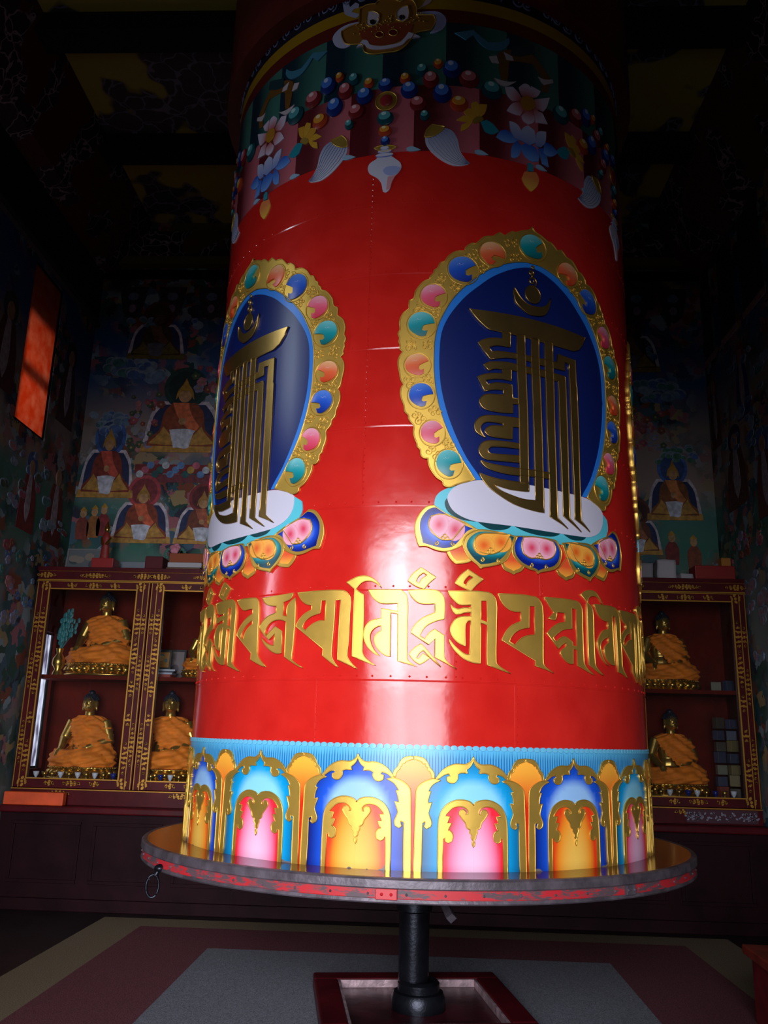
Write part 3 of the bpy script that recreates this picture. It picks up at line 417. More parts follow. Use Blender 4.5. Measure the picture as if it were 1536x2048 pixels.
box(bm, DOOR_L, DOOR_R, YF - .2, YF + .02, DOOR_H - .09, DOOR_H); obj('door_1', bm, M['maroon'], structure=True)
for i, y in enumerate((-4.4, -2.9, -1.1, .38, 1.85)):
    bm = bmesh.new(); box(bm, XL, XR, y - .13, y + .13, ZC - .17, ZC + .02); obj('ceiling_beam', bm, M['beam'], structure=True)
# coves under the ceiling along the side walls and the frieze over the back wall
cove = scroll_paint('cove_red_scrolls', (84, 26, 22), (50, 34, 46), (150, 130, 140), 6)
for sgn, x, nm in ((1, XL, 'trim_1'), (-1, XR, 'trim_2')):
    bm = bmesh.new()
    prof = [(0, ZC), (.52, ZC), (.5, ZC - .1), (.2, ZC - .62), (0, ZC - .7)]
    a = [bm.verts.new((x + sgn * p, YF, z)) for p, z in prof]; b = [bm.verts.new((x + sgn * p, YB, z)) for p, z in prof]
    for i in range(len(prof)):
        j = (i + 1) % len(prof); bm.faces.new([a[i], a[j], b[j], b[i]])
    bm.faces.new(a); bm.faces.new(b[::-1]); obj(nm, bm, cove, structure=True)
bm = bmesh.new(); box(bm, XL, XR, YB - .1, YB + .01, 6.66, 6.76); obj('trim_3', bm, simple('frieze_olive', (92, 84, 26), .6), structure=True)
bm = bmesh.new(); box(bm, XL, XR, YB - .06, YB + .01, 6.78, 7.1); obj('trim_4', bm, cove, structure=True)
bm = bmesh.new(); box(bm, XL, XR, YB - .04, YB + .01, 6.52, 6.62); obj('trim_5', bm, M['darkwood'], structure=True)
# ledge along the left wall and the upper dark storey over it
bm = bmesh.new(); box(bm, XL - .01, XL + .05, YF, YB, 5.9, 5.97); obj('trim_6', bm, simple('ledge_grey', (70, 66, 70), .7), structure=True)
bm = bmesh.new(); box(bm, XL - .01, XL + .03, YF, YB, 5.97, ZC - .62); obj('trim_7', bm, simple('upper_storey_plaster', (30, 26, 30), .8), structure=True)
# windows of the left wall; the last is an added glowing pane by the cabinet
def window(nm, hole, mat_pane, shade_bars=None, px=-.06):
    y0, y1, z0, z1 = hole; bm = bmesh.new()
    for a, b in ((y0, y0 + .025), (y1 - .025, y1)): box(bm, XL - .14, XL - .01, a, b, z0, z1)
    for a, b in ((z0, z0 + .025), (z1 - .025, z1)): box(bm, XL - .14, XL - .01, y0 + .025, y1 - .025, a, b)
    if shade_bars:
        for zz in shade_bars: box(bm, XL - .33, XL - .29, y0, y1, zz[0], zz[1])  # outside bar, plus an unseen board added to darken the top of the blind
    f = obj(nm, bm, M['darkwood'], structure=True)
    bm = bmesh.new(); box(bm, XL + px - .006, XL + px, y0 + .02, y1 - .02, z0 + .02, z1 - .02); obj('window_pane', bm, mat_pane, f)
window('window_1', WIN1, M['blind'], ((4.68, 4.77), (5.17, 5.86)), -.02); window('window_2', WIN2, M['glass']); window('window_3', WIN3, M['glass']); window('added_glow_window', GLOW_WIN, M['glow_pane'], None, -.003)

# ---- murals: figures painted on the plaster
def lama(name, x, z0, w_, h_, mp, halo, robe, hat, wall, label, skin=(176, 134, 92), cloth=(190, 196, 210), seat=(176, 132, 60)):
    """seated monk in a pointed hat with halo, robe, lap cloth and cushion"""
    hx, hz = w_ / 2, h_
    P = lambda pts: [(x + a * hx, z0 + b * hz) for a, b in pts]
    it = []
    def add(pts, c, k): it.append(dict(o=P(pts), c=lin(c), h0=-.004, h1=.003 + .0016 * k))
    add([(-1, .0), (-1.02, .1), (-.86, .45), (-.62, .6), (.62, .6), (.86, .45), (1.02, .1), (1, 0)], (186, 180, 190), 0)
    add([(-.88, .06), (-.8, .4), (-.55, .56), (.55, .56), (.8, .4), (.88, .06)], (28, 44, 84), 1)
    add([(a * .58, .76 + b * .25) for a, b in ell(0, 0, 1, 1, 20)], halo, 1)
    add([(a * .46, .76 + b * .2) for a, b in ell(0, 0, 1, 1, 20)], tuple(int(v * .72) for v in halo), 2)
    add([(-1.06, 0), (-1.04, .09), (-.5, .12), (.5, .12), (1.04, .09), (1.06, 0)], seat, 3)
    add([(-.9, .07), (-.86, .16), (-.6, .26), (-.52, .46), (-.3, .58), (.3, .58), (.52, .46), (.6, .26), (.86, .16), (.9, .07)], robe, 4)
    add([(-.86, .1), (-.6, .22), (-.5, .3), (-.3, .2), (-.1, .12), (-.2, .08)], seat, 5)
    add([(.86, .1), (.6, .22), (.5, .3), (.3, .2), (.1, .12), (.2, .08)], seat, 5)
    add([(-.3, .58), (-.1, .38), (.3, .22), (.44, .3), (.2, .45), (.12, .58)], tuple(min(255, int(v * 1.5) + 12) for v in robe), 5)
    add([(-.3, .2), (-.34, .26), (-.1, .27), (.14, .27), (.34, .25), (.28, .2), (.2, .06), (.1, .04), (-.05, .05), (-.2, .05)], cloth, 6)
    add([(a * .17, .66 + b * .075) for a, b in ell(0, 0, 1, 1, 16)], skin, 5)
    add([(-.24, .62), (-.2, .72), (-.08, .8), (0, .88), (.08, .8), (.2, .72), (.24, .62), (.17, .66), (.12, .72), (-.12, .72), (-.17, .66)], hat, 6)
    add([(a * .1 - .02, .36 + b * .04) for a, b in ell(0, 0, 1, 1, 12)], skin, 6)
    o = relief(name, it, mp, M['mural'], wall)
    if label: o['label'] = label
    return o
def clouds(x, z, n, sp, mp, wall, cols, seed, sz=.09, name='painted_clouds', el=1.5):
    rr = random.Random(seed); it = []
    for k in range(n):
        a, b = x + rr.uniform(-1, 1) * sp[0], z + rr.uniform(-1, 1) * sp[1]; r = sz * rr.uniform(.5, 1.1)
        c = rr.choice(cols); h = .004 + .00035 * k
        if name == 'painted_blossoms':
            for q in range(5):
                t = q * 1.2566 + k; it.append(dict(o=ell(a + r * .5 * math.cos(t), b + r * .5 * math.sin(t), r * .5, r * .45, 8), c=lin(c), h0=-.004, h1=h + .00005 * q, sm=False))
            it.append(dict(o=ell(a, b, r * .28, r * .28, 6), c=lin((150, 130, 80)), h0=-.004, h1=h + .0003, sm=False))
        else:
            for q in range(3):
                a2, b2 = a + r * rr.uniform(-1, 1), b + r * .35 * rr.uniform(-1, 1); r3 = r * rr.uniform(.45, .8)
                it.append(dict(o=ell(a2, b2, r3 * 1.25, r3, 12), c=lin((120, 140, 160)), h0=-.004, h1=h + .00008 * q, sm=False))
                it.append(dict(o=ell(a2 + r3 * .05, b2 - r3 * .16, r3 * 1.12, r3 * .82, 12), c=lin(c), h0=-.004, h1=h + .00008 * q + .00004, sm=False))
    return relief(name, it, mp, M['mural'], wall)
B_ = on_y(YB); L_ = on_x(XL, 1); R_ = on_x(XR, -1)
YEL = (170, 128, 40)
lama('painted_figure', -2.6, 4.44, .84, .98, B_, (24, 60, 58), (128, 62, 34), YEL, wb, 'large yellow-hatted monk with a dark green halo painted on the back wall')
lama('painted_figure', -3.38, 3.92, .58, .9, B_, (52, 92, 160), (122, 46, 34), YEL, wb, 'monk with a blue halo painted at the left of the back wall')
lama('painted_figure', -2.95, 3.43, .62, .74, B_, (170, 66, 76), (128, 56, 34), (160, 120, 50), wb, 'monk with a pink halo and white lap cloth painted above the left cabinet')
lama('painted_figure', -2.3, 3.43, .56, .66, B_, (120, 40, 46), (104, 52, 34), (150, 110, 50), wb, None)
lama('painted_figure', -2.98, 5.53, .62, .7, B_, (92, 30, 26), (60, 36, 24), (70, 48, 22), wb, None, (80, 56, 36), (90, 90, 100), (100, 88, 24))
lama('painted_figure', 2.63, 3.77, .54, .74, B_, (60, 96, 168), (120, 70, 34), YEL, wb, 'monk with a blue halo painted at the right of the back wall')
lama('painted_figure', 2.24, 3.4, .46, .6, B_, (90, 40, 40), (96, 56, 36), (110, 80, 40), wb, None)
lama('painted_figure', 2.26, 5.42, .6, .72, B_, (70, 34, 26), (62, 38, 24), (76, 52, 24), wb, None, (80, 56, 36), (90, 90, 100), (120, 92, 30))
for i, (x, z, c) in enumerate(((-3.58, 3.46, (120, 50, 36)), (-3.46, 3.48, (140, 86, 36)), (-3.36, 3.5, (126, 36, 40)), (2.58, 3.3, (112, 36, 34)), (2.8, 3.26, (120, 60, 36)))):
    it = [dict(o=[(x - .06, z), (x - .07, z + .16), (x - .03, z + .24), (x + .03, z + .24), (x + .07, z + .16), (x + .06, z)], c=lin(c), h1=.005),
          dict(o=ell(x, z + .28, .035, .045, 12), c=lin((170, 130, 90)), h1=.007), dict(o=[(x - .04, z + .31), (x, z + .36), (x + .04, z + .31)], c=lin(YEL), h1=.008)]
    relief('painted_attendant', it, B_, M['mural'], wb)
# table of offerings between the painted monks
it = [dict(o=[(-3.08, 4.2), (-3.08, 4.3), (-2.2, 4.3), (-2.2, 4.2)], c=lin((120, 40, 44)), h1=.004, sm=False), dict(o=[(-3.02, 4.1), (-3.02, 4.19), (-2.2, 4.19), (-2.2, 4.1)], c=lin((110, 50, 60)), h1=.004, sm=False)]
for k in range(16):
    x = -3.02 + k * .055; it.append(dict(o=ell(x, 4.19 + .05 * (k % 3), .04, .04, 10), c=lin(rnd.choice([(90, 130, 180), (180, 190, 200), (170, 90, 110), (40, 90, 90), (170, 140, 70)])), h1=.007 + .0002 * k))
relief('painted_offerings', it, B_, M['mural'], wb)
BL = [(64, 96, 150), (90, 120, 150), (60, 110, 110), (120, 140, 160)]
clouds(-3.2, 5.4, 14, (.28, .12), B_, wb, BL, 1); clouds(-3.45, 4.75, 12, (.2, .12), B_, wb, BL, 2, .08)
clouds(-2.9, 5.95, 8, (.45, .06), B_, wb, BL, 3, .07); clouds(2.55, 5.2, 14, (.22, .1), B_, wb, BL, 4, .08); clouds(2.72, 4.5, 9, (.2, .1), B_, wb, [(60, 110, 90), (70, 100, 160)], 5, .07)
clouds(2.42, 5.6, 7, (.06, .2), B_, wb, BL, 9, .06)
PK = [(150, 70, 90), (170, 110, 120), (60, 80, 60), (120, 60, 50), (120, 120, 150)]
clouds(-3.0, 4.85, 26, (.18, .4), B_, wb, PK, 6, .05, 'painted_blossoms', 1); clouds(2.4, 4.85, 22, (.16, .35), B_, wb, PK, 7, .05, 'painted_blossoms', 1)
clouds(-2.3, 5.3, 14, (.3, .14), B_, wb, PK, 8, .06, 'painted_blossoms', 1)
for x in (-3.3, -2.85, -2.4, 2.35, 2.75):
    it = [dict(o=[(x - .16, 6.42), (x - .1, 6.1), (x, 6.0), (x + .1, 6.1), (x + .16, 6.42)], c=lin((56, 44, 50)), h1=.004), dict(o=ell(x, 6.3, .06, .05, 12), c=lin((96, 112, 140)), h1=.006), dict(o=ell(x, 6.15, .04, .05, 12), c=lin((130, 110, 130)), h1=.006)]
    relief('painted_pendant', it, B_, M['mural'], wb)
def robed(name, y, z0, h_, w_, c, halo, mp, wall):
    it = []
    if halo: it.append(dict(o=ell(y, z0 + h_ * .86, w_ * .62, h_ * .17, 16), c=lin(halo), h1=.004))
    it += [dict(o=[(y - w_, z0), (y - w_ * .9, z0 + h_ * .4), (y - w_ * .5, z0 + h_ * .72), (y + w_ * .5, z0 + h_ * .72), (y + w_ * .9, z0 + h_ * .4), (y + w_, z0)], c=lin(c), h1=.006),
           dict(o=[(y - w_ * .2, z0 + h_ * .72), (y - w_ * .35, z0 + h_ * .3), (y, z0 + h_ * .1), (y + w_ * .3, z0 + h_ * .3), (y + w_ * .15, z0 + h_ * .72)], c=lin((150, 140, 150)), h1=.008),
           dict(o=ell(y, z0 + h_ * .82, w_ * .3, h_ * .1, 12), c=lin((150, 116, 90)), h1=.009)]
    return relief(name, it, mp, M['mural'], wall)
for a in ((2.2, 3.3, .75, .17, (112, 30, 30), (60, 84, 140)), (2.8, 3.3, .85, .2, (100, 34, 30), None), (2.75, 4.55, .9, .2, (66, 34, 30), (36, 40, 48)), (1.4, 4.4, .9, .22, (84, 34, 30), (44, 60, 70))): robed('painted_figure', *a, L_, wl)
for a in ((2.29, 4.55, .75, .16, (30, 50, 110), (130, 44, 50)), (2.6, 3.75, .8, .26, (84, 40, 34), (30, 40, 70)), (3.05, 4.5, .8, .14, (90, 40, 44), (110, 60, 60)), (1.95, 3.5, .8, .2, (100, 44, 44), (60, 90, 140))): robed('painted_figure', *a, R_, wr)
clouds(2.5, 3.35, 30, (.5, .12), R_, wr, PK, 12, .05, 'painted_blossoms', 1); clouds(2.3, 4.7, 26, (.6, .5), R_, wr, BL, 13, .07); clouds(2.4, 3.75, 24, (.7, .3), L_, wl, BL + PK, 14, .06); clouds(2.3, 2.8, 30, (.6, .35), L_, wl, PK + BL, 15, .06, 'painted_blossoms', 1)
clouds(2.4, 2.7, 24, (.5, .4), R_, wr, [(110, 120, 140), (140, 110, 120)], 16, .08)
for y0, y1 in ((2.95, 3.2), (2.3, 2.7), (1.6, 2.1)):         # painted hangings with pale hems
    relief('painted_hanging', [dict(o=[(y0, 5.5), (y1, 5.5), (y1, 6.5), (y0, 6.5)], c=lin((64, 36, 32)), h1=.005, sm=False), dict(o=[(y0 - .02, 5.46), (y1 + .02, 5.46), (y1 + .02, 5.53), (y0 - .02, 5.53)], c=lin((160, 120, 124)), h1=.007, sm=False)], R_, M['mural'], wr)

# ---- carpet: grey middle, red band, olive outer band
def carpet():
    m, nt, b = nodes('felt_carpet'); L = nt.links.new
    a = nt.nodes.new('ShaderNodeAttribute'); a.attribute_name = 'col'; tc = nt.nodes.new('ShaderNodeTexCoord')
    n = nt.nodes.new('ShaderNodeTexNoise'); n.inputs['Scale'].default_value = 160; n.inputs['Detail'].default_value = 3; L(tc.outputs['Object'], n.inputs['Vector'])
    r = nt.nodes.new('ShaderNodeMapRange'); r.inputs[1].default_value = .3; r.inputs[2].default_value = .7; r.inputs[3].default_value = .45; r.inputs[4].default_value = 1.5; L(n.outputs[0], r.inputs[0])
    v = nt.nodes.new('ShaderNodeVectorMath'); v.operation = 'SCALE'; L(a.outputs['Color'], v.inputs[0]); L(r.outputs[0], v.inputs['Scale']); L(v.outputs[0], b.inputs['Base Color'])
    b.inputs['Roughness'].default_value = .95; b.inputs['Specular IOR Level'].default_value = .1
    bp = nt.nodes.new('ShaderNodeBump'); bp.inputs['Strength'].default_value = .5; bp.inputs['Distance'].default_value = .004; L(n.outputs[0], bp.inputs['Height']); L(bp.outputs[0], b.inputs['Normal'])
    return m
flo = lambda s, z, h: (s, z, h)
rect = lambda x0, x1, y0, y1: [(x0, y0), (x1, y0), (x1, y1), (x0, y1)]
cp = relief('carpet', [dict(o=rect(-2.6, 2.55, -6.6, 2.3), c=lin((132, 118, 96)), h0=.0, h1=.006, sm=False), dict(o=rect(-2.2, 2.12, -6.2, 2.0), c=lin((114, 70, 76)), h0=.0, h1=.0075, sm=False), dict(o=rect(-1.5, 1.4, -5.5, 1.35), c=lin((128, 130, 140)), h0=0, h1=.009, sm=False)], flo, carpet())
tag(cp, 'felt floor carpet with grey middle and maroon and olive bands under the prayer wheel', 'carpet')

# ================================================================ THE PRAYER WHEEL
W = thing('prayer_wheel', 'giant red and gold painted prayer wheel drum on a round turntable, filling the hall', 'prayer wheel')
bm = bmesh.new(); lathe(bm, [(0, .955), (R, .955), (R, 6.15), (0, 6.15)], 192); obj('drum', bm, M['red'], W, 40)
for zs in (1.79, 2.218, 2.64, 3.06, 3.49, 3.92, 4.35):
    bm = bmesh.new(); lathe(bm, [(R - .002, zs - .008), (R + .001, zs - .007), (R + .0024, zs), (R + .0004, zs + .0012), (R - .002, zs + .002)], 192)
    for k in range(56):
        a = -PI * .55 + PI * 1.1 * k / 55 + rnd.uniform(-.004, .004); ball(bm, ((R - .003) * math.sin(a), -(R - .003) * math.cos(a), zs + .016), (.0065, .0065, .0065), 6, 4)
    obj('seam_band', bm, M['red'], W, 40)
for s0, z0, z1 in ((.17, 1.79, 2.2), (-.5, 1.5, 1.79), (.47, 1.5, 1.79), (.62, 2.22, 2.4), (-.3, 2.64, 4.6), (.98, 3.0, 3.4)):
    bm = bmesh.new(); box(bm, -.004, .004, -.0015, .002, z0, z1)
    for k in range(int((z1 - z0) / .035)): ball(bm, (.008, .003, z0 + .02 + k * .035), .006, 6, 4)
    o = obj('seam_strip', bm, M['red'], W); o.location = (R * math.sin(s0 / R), -R * math.cos(s0 / R), 0); o.rotation_euler = (0, 0, s0 / R)
bm = bmesh.new(); lathe(bm, [(R + .01, 5.78), (R + .1, 5.78), (R + .1, 7.2), (R + .01, 7.2), (R + .01, 5.78)], 128); obj('top_hood', bm, M['mauve'], W, 40)
# turntable
bm = bmesh.new(); lathe(bm, [(0, .856), (1.525, .856), (1.57, .858), (1.575, .864), (1.571, .876), (1.567, .878), (1.569, .916), (1.555, .918), (1.56, .95), (1.55, .957), (0, .957)], 160, mats=[0, 0, 0, 0, 1, 1, 0, 0, 2, 2])
tt = obj('turntable', bm, [M['worn'], M['rimred'], M['board']], W, 30)
bm = bmesh.new(); lathe(bm, [(1.545, .914), (1.575, .915), (1.579, .92), (1.577, .95), (1.57, .9575), (1.55, .9585), (1.545, .955)], 160); obj('rim_hoop', bm, M['worn'], tt, 30)
for a, w_, c in ((-.075, .045, 'rimplate'), (.66, .03, 'b')):
    bm = bmesh.new(); box(bm, -w_, w_, -.006, .012, .874, .916, .002); ball(bm, (-.02, -.006, .895), .007, 8, 6); ball(bm, (.02, -.006, .895), .007, 8, 6)
    o = obj('rim_plate', bm, simple('red_plate', (190, 30, 40), .35) if c == 'rimplate' else M['worn'], tt); o.location = (1.577 * math.sin(a), -1.577 * math.cos(a), 0); o.rotation_euler = (0, 0, a)
bm = bmesh.new()
for k in range(26):
    a = -1.3 + 2.6 * k / 25 + .03; ball(bm, (1.569 * math.sin(a), -1.569 * math.cos(a), .894), .006, 6, 4)
obj('rim_studs', bm, M['worn'], tt)
a = -.925; px_, py_ = 1.572 * math.sin(a), -1.572 * math.cos(a)
bm = bmesh.new(); ball(bm, (px_, py_, .875), (.03, .03, .02), 12, 8); rod(bm, (px_, py_, .88), (px_ * 1.012, py_ * 1.012, .845), .012)
tube(bm, [(px_ * 1.02 + .03 * math.sin(t) * math.cos(.25), py_ * 1.02 + .03 * math.sin(t) * math.sin(.25), .795 + .052 * math.cos(t)) for t in (2 * PI * k / 28 for k in range(28))], .0065, True, 8)
obj('pull_ring', bm, M['steel'], W, 50)
bm = bmesh.new(); lathe(bm, [(0, .09), (.088, .09), (.088, .55), (.104, .56), (.106, .7), (.12, .71), (.125, .865), (0, .865)], 40); obj('shaft', bm, M['steel'], W, 35)
bm = bmesh.new(); rod(bm, (.1, -.62, .82), (.178, -.95, .695), .026, .026, 4); box(bm, .06, .2, -.7, -.4, .8, .865, .01)
o = obj('stop_arm', bm, M['worn'], W)
# fluted blue band under the arches
T = lambda *c: lin(c)
zb = 1.482
sky0, sky1, sky2 = T(92, 184, 228), T(8, 128, 214), T(4, 66, 140)
def band_c(s, z):
    f = (s * 1000 / 13.5) % 1
    c = mix(sky1, sky0, (z - 1.30) / .18)
    return mix(c, sky2, .95 * max(0, 1 - abs(f - .3333) / .2) * (1 if z < zb - .02 else 0))
smax = 1.45 * R
fb = relief('fluted_band', [dict(o=rect(-smax, smax, .955, zb), c=band_c, h1=.0015, ds=.0045, dz=.06, sm=False)], on_drum, M['paint'], W)
it = []
k = -int(smax / .034)
while k * .034 < smax:
    s = k * .034; it.append(dict(o=ell(s, zb + .006, .0165, .0115, 10), c=T(104, 188, 224), h1=.004, ds=0, sm=False, dome=(s, zb + .006, .018, .014, .005))); k += 1
relief('bead_edge', it, on_drum, M['paint'], fb)
# arches with their pilasters, 16 to the full round
A = DATA['A']; AC, CC = 258.9, -13.3
TURQ = (T(6, 84, 130), T(8, 160, 226), T(140, 214, 242)); BLUE = (T(10, 26, 120), T(22, 86, 214), T(150, 196, 245))
PINK = (T(236, 40, 60), T(244, 130, 170), T(246, 196, 226)); ORNG = (T(232, 60, 24), T(246, 150, 40), T(250, 200, 90))
def arch(k):
    ds = .530 * k
    turq = k % 2 == 0
    c3 = TURQ if turq else BLUE; n3 = PINK if turq else ORNG
    P = W
    sc_ = AC / 1000 + ds
    def fieldc(s, z):
        d = abs(s - sc_); zi = 1.30
        t = max(0, (d - .125) / .12) if z < zi - .1 else max(0, (math.hypot(d, (z - (zi - .1))) - .125) / .16)
        return mix(c3[2], c3[1], t * 4) if t < .25 else mix(c3[1], c3[0], (t - .25) / .6)
    def innerc(s, z):
        d = abs(s - sc_) / .12; t = max(d, (z - 1.02) / .27 * .9 if z > 1.0 else 0); t = (d ** 2 * .9 + max(0, (z - 1.0) / .26) ** 1.5 * .8)
        return mix(n3[2], n3[1], t * 1.7) if t < .6 else mix(n3[1], n3[0], (t - .6) / .4)
    full = lambda key: mt_(A[key], ds) + mt_(A[key], ds, AC)[::-1]
    ap = relief('arch_panel', [dict(o=full('field'), c=fieldc, h1=.003, ds=.02, dz=.02)], on_drum, M['paint'], P)
    relief('arch_niche', [dict(o=full('inner'), c=innerc, h1=.005, ds=.015, dz=.02)], on_drum, M['paint'], ap)
    relief('gilt_arch', [dict(o=full('arch'), c=(1, 1, 1), h1=.009)], on_drum, M['gold'], ap, .0028)
    for mir in (None, AC):
        relief('gilt_crest', [dict(o=mt_(A['crest'], ds, mir), h1=.009)], on_drum, M['gold'], ap, .0026)
def pilaster(k):
    ds = .530 * k; sc_ = CC / 1000 + ds
    def dc(s, z):
        return mix(T(214, 36, 16), T(250, 176, 60), (z - 1.24) / .16)
    full = lambda key: mt_(A[key], ds) + mt_(A[key], ds, CC)[::-1]
    p = relief('pilaster', [dict(o=full('dome'), c=dc, h1=.005, ds=.02, dz=.03)], on_drum, M['paint'], W)
    for mir in (None, CC):
        relief('gilt_leaf', [dict(o=mt_(A['leaf'], ds, mir), h1=.010)], on_drum, M['gold'], p, .0028)
        relief('gilt_rim', [dict(o=mt_(A['rim'], ds, mir), h1=.008)], on_drum, M['gold'], p, .0022)
for k in range(-4, 4): arch(k)
for k in range(-4, 4): pilaster(k)
# lettering
def letter(o, hs, ds):
    relief('letter', [dict(o=mt_(o, ds), holes=[mt_(h, ds) for h in hs], h1=.008)], on_drum, M['gold'], W, .0026)
for n, o, hs in DATA['letters']: letter(o, hs, 0)
for i, d in DATA['copies']: letter(DATA['letters'][i][1], DATA['letters'][i][2], d / 1000)
# medallions
JC = {'g': (T(6, 96, 100), T(16, 150, 160), T(120, 200, 205)), 'o': (T(206, 58, 26), T(232, 104, 60), T(240, 190, 140)), 'b': (T(10, 34, 130), T(30, 84, 200), T(90, 140, 225)), 'p': (T(206, 44, 70), T(228, 90, 120), T(236, 170, 190))}
MC = 607
def medallion(ds):
    fo, fi, bi = DATA['fo'], DATA['fi'], DATA['bi']
    md = relief('medallion', [dict(o=mt_(bi, ds) + mt_(bi, ds, MC)[::-1], c=T(12, 30, 96), h1=.0048)], on_drum, M['paint'], W)
    horse = lambda a, b: mt_(a, ds) + mt_(b, ds)[::-1] + mt_(b, ds, MC) + mt_(a, ds, MC)[::-1]
    relief('blue_border', [dict(o=horse(fi, bi), c=T(40, 124, 222), h1=.008)], on_drum, M['paint'], md, 0)
    relief('gilt_frame', [dict(o=horse(fo, fi), h1=.012)], on_drum, M['gold'], md, .004)
    # scrollwork raised on the frame
    bm = bmesh.new()
    J = DATA['jew']
    def tb(p, r): tube(bm, [on_drum(s, z, .013) for s, z in p], r, False, 5, drum_n)
    cz = 3.5
    for side in (None, MC):
        for i, (s, z, rs, rz, c, rot) in enumerate(J):
            if side is not None and i == 0: continue
            ss = ((2 * MC - s) if side is not None else s) / 1000 + ds; zz = z / 1000; sg = -1 if side is not None else 1
            tube(bm, [on_drum(a, b, .013) for a, b in ell(ss, zz, rs / 1000 * 1.16, rz / 1000 * 1.16, 26)], .0032, True, 5, drum_n)
            if i + 1 < len(J):
                n = J[i + 1]; mxs = (s + n[0]) / 2; mz = (z + n[1]) / 2
                dx, dz_ = mxs - MC, mz - 3500; l = math.hypot(dx, dz_ * .7)
                for off, rr, tu in ((.055, .021, 1.3), (.03, .016, 1.2), (-.055, .017, 1.2), (-.028, .012, 1.1)):
                    qs, qz = mxs / 1000 + dx / l * off, mz / 1000 + dz_ * .7 / l * off
                    qs = (2 * MC / 1000 - qs if side is not None else qs) + ds
                    for dd in (-1, 1):
                        tb(spiral(qs - dd * dz_ / l * rr * .9 * sg, qz + dd * dx / l * rr * .9, rr, rnd.uniform(0, 6.28), tu, dd * sg), .0028)
    obj('scrollwork', bm, M['gold'], md, 180)
    gj = DATA['gj']
    for side in (None, MC):
        for i, (s, z, rs, rz, c, rot) in enumerate(J):
            if side is not None and i == 0: continue
            ss = ((2 * MC - s) if side is not None else s) / 1000 + ds; zz = z / 1000; sg = -1 if side is not None else 1
            ca, sa = math.cos(math.radians(rot)), math.sin(math.radians(rot))
            pts = [(ss + sg * (a * ca - b * sa) * rs / 1000, zz + (a * sa + b * ca) * rz / 1000) for a, b in gj]
            c0, c1, c2 = JC[c]
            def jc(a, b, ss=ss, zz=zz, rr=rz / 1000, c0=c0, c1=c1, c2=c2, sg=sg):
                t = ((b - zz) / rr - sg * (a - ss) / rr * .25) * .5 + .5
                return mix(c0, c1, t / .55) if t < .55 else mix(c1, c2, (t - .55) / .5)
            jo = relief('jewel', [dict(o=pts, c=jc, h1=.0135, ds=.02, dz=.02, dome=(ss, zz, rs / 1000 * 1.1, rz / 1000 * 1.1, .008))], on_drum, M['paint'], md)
    bm = bmesh.new()
    for side in (None, MC):
        for i, (s, z, rs, rz, c, rot) in enumerate(J):
            if side is not None and i == 0: continue
            ss = ((2 * MC - s) if side is not None else s) / 1000 + ds; sg = -1 if side is not None else 1
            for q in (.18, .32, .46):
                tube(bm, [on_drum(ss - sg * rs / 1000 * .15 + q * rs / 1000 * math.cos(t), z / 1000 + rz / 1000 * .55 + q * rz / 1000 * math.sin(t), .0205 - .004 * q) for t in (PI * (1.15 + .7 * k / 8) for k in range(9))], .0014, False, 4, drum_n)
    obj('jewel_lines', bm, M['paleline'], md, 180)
    for n, p in DATA['sym'].items():
        relief('gilt_stroke', [dict(o=mt_(p, ds), h1=.0145 if n in ('hook_bar', 'cross_bar', 'blade_bar') else .014)], on_drum, M['shadegold'], md, .003)
    dsx, dzx = DATA['disc']; rx, rz = DATA['discr']
    relief('gilt_stroke', [dict(o=ell(dsx / 1000 + ds, dzx / 1000, rx / 1000, rz / 1000, 24), h1=.012)], on_drum, M['shadegold'], md, .0028)
    bm = bmesh.new()
    for (s, z), r in zip(DATA['fl'], (.03, .019, .01)):
        tube(bm, [on_drum(a, b, .008) for a, b in spiral(s / 1000 + ds, z / 1000, r, -1.57, 1.4, 1, 24)], .005, False, 6, drum_n)
    obj('gilt_flame', bm, M['shadegold'], md, 180)
    B = DATA['B']; PC = 620
    b = lambda k: mt_(B[k], ds)
    bmir = lambda k: mt_(B[k], ds, PC)
    def lift(p): return p
    relief('moon_cushion', [dict(o=b('cushion'), c=T(206, 204, 222), h1=.0095)], on_drum, M['paint'], md)
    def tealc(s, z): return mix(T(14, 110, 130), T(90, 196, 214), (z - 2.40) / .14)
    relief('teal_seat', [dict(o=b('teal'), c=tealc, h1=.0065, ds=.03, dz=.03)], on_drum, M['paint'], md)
    relief('seat_scallops', [dict(o=mt_(q, ds), c=T(14, 62, 70), h1=.0078) for q in B['scallop']], on_drum, M['paint'], md)  # dark teal scallops painted between cushion and seat
    def cent(p): q = np.array(p); return q.mean(0), (q.max(0) - q.min(0)) / 2
    def petal(po, pi, ph, cin, chh):
        (cx, cz_), (hx, hz) = cent(ph)
        def ic(s, z):
            t = math.hypot((s - cx) / hx, (z - cz_) / hz); return mix(cin[2], cin[1], (t - .85) / .25) if t < 1.1 else mix(cin[1], cin[0], (t - 1.1) / .35)
        o = relief('lotus_petal', [dict(o=po, h1=.0105)], on_drum, M['gold'], md, .003)
        relief('petal_enamel', [dict(o=pi, c=ic, h0=.004, h1=.0125, ds=.012, dz=.012)], on_drum, M['paint'], md)
        q = np.array(smooth(ph)); c0 = (q.max(0) + q.min(0)) / 2; ev, evec = np.linalg.eigh(np.cov((q - c0).T)); ax = evec[:, 1]; ax = ax if ax[0] > 0 else -ax
        L1 = np.abs((q - c0) @ ax).max(); L2 = np.abs((q - c0) @ np.array((-ax[1], ax[0]))).max(); an_ = math.atan2(ax[1], ax[0])
        its = [dict(o=ph, c=chh[1], h0=.004, h1=.0145)]
